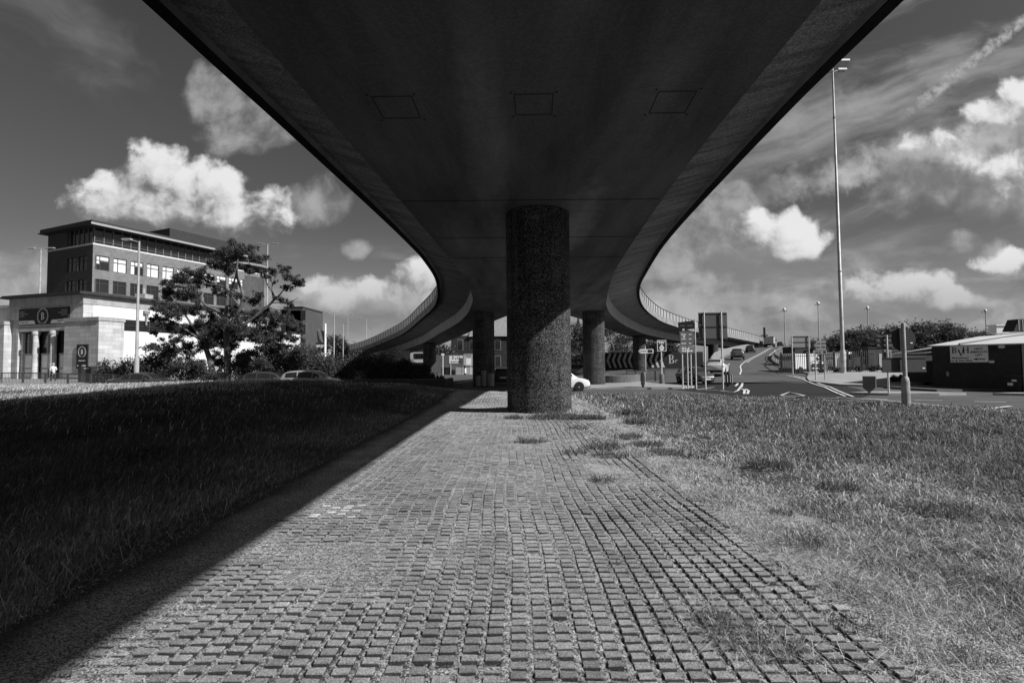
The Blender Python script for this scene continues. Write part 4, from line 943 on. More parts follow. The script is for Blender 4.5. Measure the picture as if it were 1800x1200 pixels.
# rain hoppers on the side wall
for yy in (6.2, 13.0):
    mb = MB(); mb.box(.01, .30, yy-.3, yy+.3, 7.25, 7.6); mb.box(.05, .2, yy-.08, yy+.08, 6.0, 7.25); mb.build('rain_hopper', M_lead, pub)
def emblem(parent, x, z, r, y):
    "a serif B inside a broken ring of leaves"
    mb = MB(); n = 40
    for i in range(n):
        a0, a1 = 2*PI*i/n, 2*PI*(i+1)/n
        mb.prism([(x+q*math.cos(a), z+q*math.sin(a)) for q, a in ((r*.80, a0), (r*.80, a1), (r*.84, a1), (r*.84, a0))], y-.006, y)
    for i in range(26):
        a = 2*PI*i/26+.1
        if abs(math.sin(a)) > .93 and math.sin(a) < 0: continue
        c = (x+r*.95*math.cos(a), z+r*.95*math.sin(a)); tx, tz = -math.sin(a+.5), math.cos(a+.5); s = r*.10
        mb.prism([(c[0]+tx*s, c[1]+tz*s), (c[0]-tz*s*.5, c[1]+tx*s*.5), (c[0]-tx*s, c[1]-tz*s), (c[0]+tz*s*.5, c[1]-tx*s*.5)], y-.006, y)
    mb.build('leaf_ring', M_wpaint, parent)
    mb = MB(); serif(mb, 'B', x-r*.30, z-r*.42, r*.85, y); mb.build('letter', M_wpaint, parent)
def bars(mb, x0, x1, z, h, y, n=4, seed=0):
    "a line of small writing that the photograph leaves unreadable"
    r = random.Random(seed); x = x0
    while x < x1-.02:
        w = min(x1-x, (x1-x0)/n*(.4+.7*r.random())); mb.box(x, x+w*.86, y-.006, y, z, z+h); x += w+(x1-x0)*.04
p0 = onface(pub, 33.8, 541, y=-.15); p1 = onface(pub, 119.6, 568, y=-.15); x0, x1, z1, z0 = p0.x, p1.x, 7.52, 5.88
sg = thing('shop_sign', 'long black sign with a white ringed B over the pub entrance', 'sign', pub.location, pub.rotation_euler.z)
mb = MB(); mb.box(x0, x1, -.15, -.005, z0, z1); mb.build('board', M_black, sg)
xm = (x0+x1)/2; mb = MB(); mb.lathe([(.82, 0), (.82, .03)], 40); mb2 = MB(); mb2.M = Matrix.Translation((xm, -.15, (z0+z1)/2)) @ Matrix.Rotation(PI/2, 4, 'X'); mb2.lathe([(.84, 0), (.84, .03)], 40); mb2.build('disc', M_black, sg)
emblem(sg, xm, (z0+z1)/2, .86, -.181)
mb = MB(); mb.prism([(x0+.05, z0+.06), (xm-1.1, z0+.06), (xm-1.35, z0+.42), (x0+.05, z0+.42)], -.156, -.15); mb.build('white_panel', M_wpaint, sg); mb = MB(); mb.prism([(x1-.05, z0+.06), (xm+1.1, z0+.06), (xm+1.35, z0+.42), (x1-.05, z0+.42)], -.156, -.15); mb.build('white_panel', M_wpaint, sg)
mb = MB()
for k in range(3): bars(mb, x0+.15, x0+.9+.5*(k % 2), z1-.35-.22*k, .07, -.15, 3, k); bars(mb, x1-1.0-.4*(k % 2), x1-.15, z1-.35-.22*k, .07, -.15, 3, k+9)
mb.build('lettering', mat('grey_letter', .45, .6, .1, 2), sg)
mb = MB(); bars(mb, x0+.2, x0+1.5, z0+.2, .1, -.156, 4, 4); bars(mb, x1-1.5, x1-.2, z0+.2, .1, -.156, 4, 5); mb.build('small_lettering', M_black, sg)
p0 = onface(pub, 137, 605.5, y=-.6); p1 = onface(pub, 155, 648, y=-.6)
sg = thing('wall_sign', 'narrow upright black sign with a white ringed B on the right entrance pier', 'sign', pub.location, pub.rotation_euler.z)
mb = MB(); mb.box(p0.x, p1.x, -.70, -.603, p1.z, p0.z); mb.build('board', M_black, sg); emblem(sg, (p0.x+p1.x)/2, p0.z-.72, .55, -.706)
mb = MB(); bars(mb, p0.x+.3, p1.x-.3, p0.z-1.6, .09, -.70, 3, 1); bars(mb, p0.x+.15, p1.x-.15, p0.z-2.1, .14, -.70, 5, 2); mb.build('lettering', M_wpaint, sg)
ch = thing('chimney_stack', 'small pale stepped chimney on the pub roof edge near the tall lamp post', 'chimney', (0, 0, 0)); c = at(254, 520, 62)
mb = MB(); mb.box(c.x-1.3, c.x+1.3, 61, 63.5, 8.9, 9.6); mb.build('base', M_stone, ch); mb = MB(); mb.box(c.x-.7, c.x+.5, 61.4, 62.8, 9.603, 10.3); mb.build('stack', M_stone_d, ch); mb = MB(); mb.lathe([(.18, 0), (.15, .7)], 10, (c.x-.1, 62, 10.3)); mb.build('pot', M_stone_d, ch)

# office block
M_brick_l = mat('office_brick', .20, .9, .15, 1, 8, brick=(1.6, .8, .02)); M_brick_shade = mat('office_shade_brick', .075, .9, .15, 1, 8, brick=(1.6, .8, .02)); M_band = mat('stone_band', .55, .8, .1, 2)  # end wall's brick is a darker copy, its shade put into the colour
of = thing('office_block', 'five storey brick office block with an overhanging flat roof and rounded far end', 'building', (-61.8, 75, 0), math.atan2(-.40, .917))
LW = 12.1; DD = 29
wins_y = [(.3+2.43*k, 2.2+2.43*k) for k in range(11)]
wins_z = [(15.95, 18.1), (12.55, 14.6), (9.2, 11.2), (5.8, 7.8)]
lw_x = [(-3.8, -1.4), (-6.8, -4.35)]
mb = MB()      # long wall with real openings: piers and spandrels, one skin
xs = 0.0
for i in range(len(wins_y)+1):
    a = wins_y[i-1][1] if i else 0.0; b = wins_y[i][0] if i < len(wins_y) else DD
    mb.box(-.5, xs, a, b, 0, 19.6)
zz = [0]+[q for w in reversed(wins_z) for q in w]+[19.6]
for (a, b) in wins_y:
    for k in range(0, len(zz), 2): mb.box(-.5, xs, a, b, zz[k], zz[k+1])
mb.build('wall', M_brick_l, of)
mb = MB(); b0 = [-LW]+[q for w in sorted(lw_x) for q in w]+[-.003]
for k in range(0, len(b0), 2): mb.box(b0[k], b0[k+1], -.003, .5, 0, 22.3 if k < 2 else 19.6)
for (a, b) in lw_x:
    for k in range(0, len(zz), 2): mb.box(a, b, -.003, .5, zz[k], zz[k+1])
mb.build('end_wall', M_brick_shade, of)
mb = MB(); mb.box(-LW, -.8, .9, DD-2, 0, 19.5); mb.build('core', mat('dark_inside', .03, .9, .1, 1), of)
r_ = random.Random(3)
for ri, (z0, z1) in enumerate(wins_z[:3]):
    for wi_, (a, b) in enumerate(wins_y):
        mb = MB(); mb.box(-.25, -.17, a, b, z0, z1); m_ = b-(b-a)*.36
        fr = MB(); 
        for q in (a, b-.09, a+(b-a)*.33): fr.box(-.17, -.08, q, q+.09, z0, z1)
        for q in (z0, z1-.09, z1-(z1-z0)*.34): fr.box(-.165, -.085, a, b, q, q+.08)
        w = fr.build('window', M_frame, of); mb.build('pane', M_glass, w)
        if ri == 0:
            bl = MB(); t_ = a+(b-a)*.33
            full = r_.random()
            bl.box(-.166, -.150, a+.09, t_, z0+.05+(0 if full > .35 else .9), z1-.05)
            bl.box(-.166, -.150, t_+.09, b-.09, z0+(.05 if full > .5 else 1.35), z1-.08); bl.build('pane_cover', M_cover, w)  # pale sheets over parts of the top row panes
for (z0, z1) in wins_z[:3]:
    for (a, b) in lw_x:
        fr = MB()
        for q in (a, b-.09, a+(b-a)*.45): fr.box(q, q+.09, .08, .17, z0, z1)
        fr.box(a, b, .085, .165, z1-.7, z1-.62); w = fr.build('window', M_frame, of); mb = MB(); mb.box(a, b, .17, .25, z0, z1); mb.build('pane', M_glass, w)
mb = MB(); mb.box(-LW, .06, -.06, DD, 19.603, 19.85); mb.build('stone_band', M_band, of)
mb = MB(); mb.box(-LW+5.2, -.45, .4, DD, 19.85, 22.3); gl = mb.build('top_glazing', M_glass, of); mb = MB()
for k in range(23): mb.box(-.45, -.36, .3+1.25*k, .42+1.25*k, 19.86, 22.3)
for k in range(6): mb.box(-6.8+1.2*k, -6.7+1.2*k, .28, .4, 19.86, 22.3)
mb.box(-.45, -.37, .3, DD, 21.0, 21.08); mb.box(-.45, -.34, .3, DD, 20.3, 20.36); mb.build('mullions', mat('mullion', .14, .6, .1, 2), gl)
mb = MB(); mb.box(-LW-.8, 1.3, -1.0, DD-3, 22.303, 22.42); mb.box(-LW-.6, 1.1, -.8, DD-3.2, 22.42, 23.0); mb.build('roof', M_roof_d, of)
mb = MB(); mb.box(1.303, 1.36, -1.0, DD-3, 22.31, 22.62); mb.build('roof_edge', mat('roof_edge', .30, .6, .1, 2), of)
mb = MB(); mb.box(-9.5, -2.2, 12.5, 25.5, 23.0, 25.3); mb.build('plant_room', mat('plant_room', .035, .8, .2, 1), of)
mb = MB(); mb.lathe([(5.0, 0), (5.0, 19.0)], 40, (-4.6, 27.4, 0)); mb.build('drum', mat('drum_brick', .10, .85, .15, 1, 8, brick=(1.2, .6, .03)), of, True)
mb = MB(); mb.lathe([(4.5, 19.0), (4.5, 20.9)], 40, (-4.6, 27.4, 0)); dg = mb.build('drum_glazing', M_glass, of, True)
mb = MB()
for k in range(28): mb.tube([(-4.6+4.55*math.cos(k*2*PI/28), 27.4+4.55*math.sin(k*2*PI/28), 19.0), (-4.6+4.55*math.cos(k*2*PI/28), 27.4+4.55*math.sin(k*2*PI/28), 20.9)], .06, 4)
mb.build('mullions', mat('mullion', .14, .6, .1, 2), dg)
mb = MB(); mb.lathe([(5.9, 20.903), (6.0, 21.0), (6.0, 21.3), (5.6, 21.4)], 40, (-4.6, 27.4, 0)); mb.build('drum_roof', mat('drum_roof', .25, .6, .1, 2), of, True)

def block(label, px0, px1, Y, ytop, m, depth=10, wins=None, cat='building', name='building', rz=0.0, roof=None):
    x0, x1 = xat(px0, Y), xat(px1, Y); zt = at((px0+px1)/2, ytop, Y).z; t = thing(name, label, cat, ((x0+x1)/2, Y, 0), rz); w = abs(x1-x0)/2
    MB().box(-w, w, 0, depth, -1, zt).build('wall', m, t)
    MB().box(-w-.15, w+.15, -.15, depth+.15, zt+.003, zt+.35).build('roof', roof or M_roof_d, t)
    if wins:
        nx_, nz_, ww, wh, zlo = wins
        for i in range(nx_):
            for k in range(nz_):
                cx_ = -w+(2*w)*(i+.5)/nx_; cz = zlo+(zt-zlo)*(k+.45)/nz_
                f = MB().box(cx_-ww/2-.08, cx_+ww/2+.08, -.05, -.003, cz-wh/2-.08, cz+wh/2+.08).build('window', M_frame, t); MB().box(cx_-ww/2, cx_+ww/2, -.08, -.053, cz-wh/2, cz+wh/2).build('pane', M_glass, f)
    return t
block('dark glass tower block half hidden by the big tree, right of the office block', 499, 531, 130, 541, mat('tower_dark', .075, .5, .2, .6), 14, (4, 4, 2.6, 2.4, 2))
block('small white building peeping out behind the big tree, left of the tower block', 474, 500, 108, 584, M_white, 8, (3, 1, 1.4, 1.2, 3))
block('small white building beside the flagpole with two rows of windows', 556, 574, 125, 604, M_white, 8, (3, 2, 1.3, 1.0, 1))
block('white low building under the left ramp, left of the third column', 728, 746, 118, 617, mat('dull_white', .42, .8, .2, .5), 8, (4, 2, .8, 1.1, .3))
# old dark stone building seen under the left ramp
M_old = mat('old_stone', .038, .9, .25, 1, 8, brick=(1.0, .7, .03)); M_slate = mat('slate', .26, .6, .18, 1.2, 8, brick=(2.2, .8, .02))
ob = thing('stone_building', 'old dark stone building with a slate roof and pale window frames beyond the columns', 'building', (xat(793, 104), 104, 0)); w = xat(940, 104)-xat(793, 104)
MB().box(0, w, 0, 12, -1, 7.2).build('wall', M_old, ob)
mb = MB(); mb.add([(3.6, -.5, 7.0), (w+.4, -.5, 7.0), (w+.4, 6, 11.6), (4.6, 6, 11.6), (3.6, 12.4, 7.0), (w+.4, 12.4, 7.0)], [(0, 1, 2, 3), (3, 2, 5, 4), (0, 3, 4), (1, 5, 2), (0, 4, 5, 1)]); rf = mb.build('roof', M_slate, ob)
MB().box(2.7, 4.2, 1, 3, 7.0, 9.6).build('chimney', M_stone, rf)
for k in range(6):
    xx = 1.3+k*2.55
    for z0, z1 in ((4.3, 6.4), (1.0, 3.0)):
        f = MB().box(xx-.08, xx+1.18, -.06, -.003, z0-.1, z1+.1).build('window', mat('pale_frame', .18, .7, .1, 2), ob); MB().box(xx+.04, xx+1.06, -.09, -.063, z0, z1).build('pane', M_glass, f)
        if z0 > 4 and k > 3: MB().box(xx+.9, xx+1.18, -.12, -.091, z0-.2, z1-.3).build('reveal', M_wpaint, f)
# church spire far behind
sp = thing('church_spire', 'slim dark church spire poking up beyond the trees right of the main column', 'church spire', on(1017.5, 190)); hh = at(1017, 552, 190).z
mb = MB(); mb.lathe([(1.6, 0), (1.6, hh*.55)], 8); mb.build('tower', M_old, sp); MB().lathe([(1.3, hh*.55), (.05, hh)], 8).build('spire', M_old, sp)

# hire depot on the right
dp = thing('depot_building', 'low dark brick hire depot with a pale metal roof at the right edge', 'building', (29.5, 36.0, 0), math.atan2(-3.8, 2.34))
FL_ = 7.5
MB().box(0, 4.55, 0, 9, -1.2, 2.5).build('wall', mat('depot_brick', .055, .9, .2, 1, 8, brick=(2.4, .75, .03)), dp)
mb = MB(); mb.add([(-.15, -.25, 2.52), (FL_+.2, -.25, 2.52), (FL_+.2, 9.4, 3.75), (-.15, 9.4, 3.35), (-.15, -.25, 2.44), (FL_+.2, -.25, 2.44), (FL_+.2, 9.4, 3.6), (-.15, 9.4, 3.2)], [(0, 1, 2, 3), (7, 6, 5, 4), (0, 4, 5, 1), (1, 5, 6, 2), (2, 6, 7, 3), (3, 7, 4, 0)])
rf = mb.build('roof', mat('metal_roof', .62, .5, .12, .6, 6, stretch=(1, .2, 1)), dp)
mb = MB(); mb.tube([(1.6, -.2, 2.56), (4.6, 9.3, 3.66)], .07, 6); mb.build('roof_flashing', mat('flashing', .10, .7, .1, 2), rf)
MB().box(4.6, FL_, .05, 8.9, -1.2, 2.5).build('shutter_wall', mat('depot_brick', .055, .9, .2, 1, 8, brick=(2.4, .75, .03)), dp)
mb = MB()
for k in range(26): mb.box(4.62, FL_-.1, -.02, .05, -.62+k*.12, -.62+k*.12+.10)
mb.build('roller_shutter', mat('shutter', .45, .6, .1, 2), dp)
mb = MB(); mb.box(-2.2, -.003, 1.2, 9, -1.2, 1.95); mb.build('lean_to', mat('depot_brick', .055, .9, .2, 1, 8), dp)
mb = MB(); mb.add([(-3.4, .8, 1.9), (-.05, .8, 2.4), (-.05, 9.2, 3.1), (-3.4, 9.2, 2.2), (-3.4, .8, 1.82), (-.05, .8, 2.32), (-.05, 9.2, 3.0), (-3.4, 9.2, 2.1)], [(0, 1, 2, 3), (7, 6, 5, 4), (0, 4, 5, 1), (1, 5, 6, 2), (2, 6, 7, 3), (3, 7, 4, 0)]); mb.build('lean_to_roof', mat('metal_roof', .62, .5, .12, .6, 6), dp)
mb = MB(); mb.box(-3.3, -.01, 1.0, 1.15, 1.45, 1.85); mb.build('lean_to_fascia', M_wpaint, dp)
for px, py, r0 in ((1761, 609, .12),):
    p = onface(dp, px, py, y=-.01); mb = MB(); mb.M = Matrix.Translation((p.x, -.01, p.z)) @ Matrix.Rotation(PI/2, 4, 'X') @ Matrix.Diagonal((1.5, 1, 1, 1)); mb.lathe([(r0, 0), (r0, .06), (r0*.6, .12)], 14); mb.build('wall_lamp', M_wpaint, dp)
p = onface(dp, 1744, 635, y=-.01); MB().box(p.x-.12, p.x+.12, -.14, -.003, p.z-.1, p.z+.06).build('alarm_box', M_wpaint, dp)
p = onface(dp, 1666, 658, y=-.01); MB().box(p.x-.07, p.x+.07, -.05, -.003, p.z-.12, p.z+.2).build('meter_plate', M_grey, dp)
bs = thing('hire_sign', 'white BVH hire sign with an arrow on the dark depot wall', 'sign', dp.location, dp.rotation_euler.z)
a = onface(dp, 1669.5, 608, y=-.06); b = onface(dp, 1737.5, 637, y=-.06); x0, x1, z0, z1 = a.x, b.x, b.z+.02, a.z-.02; w = x1-x0; h = z1-z0
MB().box(x0, x1, -.06, -.004, z0, z1).build('board', mat('sign_bright', .92, .5, .04, 2), bs)
mb = MB(); serif(mb, 'B', x0+.045*w, z0+.55*h, .38*h, -.06); serif(mb, 'V', x0+.20*w, z0+.40*h, .38*h, -.06); serif(mb, 'H', x0+.335*w, z0+.55*h, .38*h, -.06); mb.build('large_letters', M_black, bs)
mb = MB(); add_text(mb, 'Birkenhead', .155*h, x0+.27*w, z0+.27*h, -.061, bold=.004, xs=1.15); add_text(mb, 'Car & Van Hire', .155*h, x0+.27*w, z0+.10*h, -.061, bold=.004, xs=1.15)
for k, tx_ in enumerate(('NEXT', 'IMMEDIATE', 'LEFT')): add_text(mb, tx_, .165*h, x0+.765*w, z0+(.80-.185*k)*h, -.061, bold=.004, xs=.95)
mb.build('lettering', M_black, bs)
mb = MB(); zc = z0+.19*h; mb.box(x0+.70*w, x0+.92*w, -.066, -.06, zc-.025*h, zc+.025*h); mb.prism([(x0+.62*w, zc), (x0+.71*w, zc+.07*h), (x0+.71*w, zc-.07*h)], -.066, -.06); mb.build('arrow', M_black, bs)
bn = thing('litter_bin', 'black wheeled bin with white stickers at the depot corner', 'bin', on(1780, 31.6), -1.0)
mb = MB(); mb.add([(-.28, -.3, .08), (.28, -.3, .08), (.28, .3, .08), (-.28, .3, .08), (-.33, -.36, 1.0), (.33, -.36, 1.0), (.33, .36, 1.0), (-.33, .36, 1.0)], [(0, 3, 2, 1), (4, 5, 6, 7), (0, 1, 5, 4), (1, 2, 6, 5), (2, 3, 7, 6), (3, 0, 4, 7)]); mb.build('body', M_black, bn, bevel=.02)
MB().box(-.36, .36, -.40, .38, 1.003, 1.07).build('lid', mat('bin_lid', .04, .5, .1, 2), bn, bevel=.02); MB().box(-.2, .05, -.345, -.33, .45, .62).box(.0, .22, -.36, -.34, .7, .82).build('sticker', M_wpaint, bn)
for s in (-.25, .25): mb = MB(); mb.M = Matrix.Translation((s, .3, .1)) @ Matrix.Rotation(PI/2, 4, 'Y'); mb.lathe([(.1, -.03), (.1, .03)], 12); mb.build('wheel', M_black, bn)
for (px, py, Y, kind, lab) in ((1790, 571, 42, 0, 'dark louvred duct leaning on the pale depot roof'), (1755, 576, 46, 1, 'small pale box vent on the ridge of the depot roof')):
    c = at(px, py, Y); t = thing('roof_vent', lab, 'vent', (c.x, c.y, c.z))
    if kind == 0:
        mb = MB(); mb.prism([(-.9, -.55), (.7, -.55), (.9, .45), (-.4, .45)], -.5, .5); mb.build('duct', M_roof_d, t); mb = MB()
        for k in range(4): mb.box(-.5+.32*k, -.44+.32*k, -.53, -.503, -.5, .4)
        mb.build('louvre', M_grey, t)
    else:
        MB().box(-.55, .55, -.4, .4, -.5, .15).build('box', M_white, t); MB().box(-.65, .65, -.5, .5, .153, .26).build('cap', M_white, t)

# ------------------------------------------------------------------ lamp posts, masts and poles
M_galv = mat('galv', .45, .45, .2, 3, metal=.4); M_steel = mat('painted_steel', .34, .6, .25, 2, streak=.3); M_paleP = mat('pale_post', .58, .6, .2, 3, streak=.3)
def lamp(label, px, Y, ytop, arms, name='street_lamp', base=.10, group=None, heads=None, lower=1.4, both=True, rz=0.0, m=None):
    p = on(px, Y); zt = at(px, ytop, Y).z-p[2]; t = thing(name, label, 'lamp post', p, rz, group); m = m or M_steel
    mb = MB(); mb.lathe([(base*1.55, -.2), (base*1.5, lower), (base*1.05, lower+.12), (base*.6, zt)], 12); mb.build('pole', m, t, True)
    for s in arms:
        mb = MB(); mb.tube([(0, 0, zt-.1), (s*.5, 0, zt+.05), (s, 0, zt+.1)], .04, 6); mb.build('arm', m, t)
        mb = MB(); mb.box(s*.7 if s > 0 else s*1.55, s*1.55 if s > 0 else s*.7, -.16, .16, zt+.08, zt+.22); mb.build('lamp_head', M_galv, t, bevel=.03)
    return t
lamp('tall grey street lamp in front of the pub, nearest the office windows', 240, 42, 424, (-.9,), base=.12, lower=2.4)
lamp('twin armed street lamp rising behind the left end of the pub roof', 66, 70, 438, (-1.2, 1.2), base=.16)
lamp('tall multi armed lamp mast right of the rounded office end', 468, 112, 429, (-1.5, 1.5), base=.2, name='lamp_mast')
lamp('thin far lamp post with a short arm right of the tower block', 557, 150, 570, (-1.0, 1.0), base=.12)
lamp('single armed lamp post left of the rounded tree beyond the ramp', 587, 105, 551, (-1.6,), base=.13)
lamp('short lamp post in front of the small tree behind the left ramp', 603, 110, 569, (.8,), base=.12)
lamp('slim lamp mast with a round head behind the short lamp post', 611, 170, 554, (-1.2, 1.2), base=.14, name='lamp_mast')
lamp('single armed lamp post standing just above the left ramp parapet', 644, 118, 560, (-1.6,), base=.13)
lamp('thin dark lamp post beside the one above the left ramp parapet', 648, 128, 577, (.6,), base=.12)
fp = thing('flagpole', 'thick white flagpole in front of the small white building', 'pole', on(571.5, 75)); zt = at(571, 570, 75).z; MB().lathe([(.18, -.2), (.14, zt)], 12).build('pole', M_wpaint, fp, True); MB().sphere((0, 0, zt+.12), .16, 10).build('finial', M_wpaint, fp, True)
fl = thing('flag', 'dark limp flag hanging beside the white flagpole', 'flag', on(566, 75)); z0 = at(566, 600, 75).z; mb = MB(); nn = 7
vs = [(-.75+.22*i+.05*math.sin(k*2), .12*math.sin(i*1.3+k), z0+k*.42-.09*i*(k > 0)) for k in range(6) for i in range(nn)]; mb.add(vs, [(k*nn+i, k*nn+i+1, (k+1)*nn+i+1, (k+1)*nn+i) for k in range(5) for i in range(nn-1)]); o = mb.build('cloth', mat('flag_cloth', .10, .9, .3, 2), fl); md = o.modifiers.new('t', 'SOLIDIFY'); md.thickness = .02
def mast(label, px, Y, ytop):
    p = on(px, Y); zt = at(px, ytop, Y).z-p[2]; t = thing('lamp_mast', label, 'lamp mast', p, 0, 'far high lamp masts'); MB().lathe([(.30, -.2), (.16, zt)], 10).build('pole', M_galv, t, True)
    mb = MB(); mb.lathe([(.5, zt-.2), (.6, zt), (.5, zt+.25)], 14); mb.build('ring', mat('mast_ring', .12, .6, .1, 2), t); mb = MB()
    for k in range(6): a = k*PI/3; mb.box(.95*math.cos(a)-.35, .95*math.cos(a)+.35, .95*math.sin(a)-.3, .95*math.sin(a)+.3, zt-.15, zt+.1)
    mb.build('floodlights', M_galv, t); MB().sphere((0, 0, zt+.6), .6, 10).build('cap', M_wpaint, t, True); return t
mast('far high lamp mast above the top of the slip road', 1381.5, 215, 546); mast('far high lamp mast over the left end of the wood', 1441.5, 215, 535); mast('far high lamp mast just right of the tall near mast', 1528.5, 215, 543); mast('far high lamp mast over the right end of the wood', 1736.5, 215, 548)
# the tall mast by the fence
p = on(1482, 50); zt = 30.6-p[2]; tm = thing('lighting_mast', 'very tall weathered steel lighting mast with a thick base by the palisade fence', 'lamp mast', p)
mb = MB(); mb.lathe([(.235, -.2), (.235, 2.3), (.21, 2.4)], 20); mb.build('base_sleeve', mat('rusty_sleeve', .46, .7, .5, 2.2, 8, .3, 20, streak=.5), tm, True); mb = MB(); mb.lathe([(.17, 2.4), (.165, 10), (.15, 10.02), (.13, 19), (.115, 19.02), (.085, zt)], 16); mb.build('pole', mat('mast_steel', .42, .55, .35, 1.2, 7, streak=.35, metal=.2), tm, True)
mb = MB(); mb.lathe([(.17, 10), (.17, 10.15)], 16); mb.lathe([(.135, 25.4), (.135, 25.55)], 14); mb.build('collar', M_steel, tm)
for k in range(4):
    a = k*PI/2+.35; mb = MB(); mb.tube([(0, 0, zt-.3), (.9*math.cos(a), .9*math.sin(a), zt+.1)], .04, 6); mb.build('bracket', M_steel, tm); c = (1.2*math.cos(a), 1.2*math.sin(a), zt+.12); MB().box(c[0]-.45, c[0]+.45, c[1]-.25, c[1]+.25, c[2]-.1, c[2]+.12).build('floodlight', M_galv, tm, bevel=.04)
# ------------------------------------------------------------------ vehicles
M_tyre = mat('tyre', .018, .85, .15, 4); M_rim = mat('wheel_rim', .45, .35, .1, 3, metal=.7); M_trim = mat('black_trim', .02, .6, .1, 3); M_lens = mat('lamp_lens', .55, .1, .1, 2, spec=.8); M_tail = mat('tail_lens', .10, .15, .1, 2, spec=.8); M_plate = mat('plate', .62, .5, .05, 2)
M_cglass = mat('car_glass', .018, .04, .05, 1, spec=.9)
CARS = { # station: y (forward), half width, underside, belt height, top height, half width of the top
 'hatch': ([(-2.02,.62,.42,.80,.84,.55),(-1.95,.78,.30,.92,1.00,.60),(-1.75,.84,.24,.95,1.30,.58),(-1.35,.86,.22,.96,1.45,.60),(-.6,.87,.20,.95,1.50,.62),(.1,.87,.20,.93,1.48,.62),(.6,.87,.20,.92,1.36,.60),(1.15,.86,.20,.93,1.00,.66),(1.6,.82,.22,.86,.90,.66),(1.92,.74,.26,.72,.76,.58),(2.04,.58,.34,.58,.62,.46)], (1.22,-1.28), .31, (.12,1.10), (-1.95,-1.45), [(-1.55,-.75),(-.66,.30),(.34,.78)]),
 'sedan': ([(-2.3,.66,.42,.86,.90,.58),(-2.2,.80,.30,.94,.98,.66),(-1.75,.86,.24,.96,1.02,.68),(-1.2,.88,.22,.96,1.28,.58),(-.6,.88,.20,.94,1.42,.58),(.1,.88,.20,.92,1.43,.58),(.6,.88,.20,.91,1.30,.58),(1.15,.87,.20,.91,.97,.68),(1.75,.84,.22,.84,.87,.66),(2.15,.74,.26,.70,.74,.58),(2.28,.58,.34,.58,.60,.46)], (1.38,-1.40), .32, (.18,1.10), (-1.65,-.85), [(-1.15,-.62),(-.52,.30),(.36,.80)]),
 'suv': ([(-2.2,.72,.44,.98,1.04,.62),(-2.12,.88,.34,1.06,1.18,.66),(-1.95,.93,.30,1.08,1.48,.64),(-1.5,.95,.28,1.08,1.64,.66),(-.6,.95,.26,1.06,1.68,.68),(.2,.95,.26,1.04,1.66,.68),(.7,.95,.26,1.04,1.50,.64),(1.2,.94,.26,1.05,1.12,.72),(1.75,.90,.28,1.0,1.04,.72),(2.1,.80,.32,.84,.88,.64),(2.22,.62,.40,.66,.70,.5)], (1.38,-1.35), .36, (.28,1.15), (-2.1,-1.62), [(-1.65,-.75),(-.66,.35),(.40,.90)]),
}
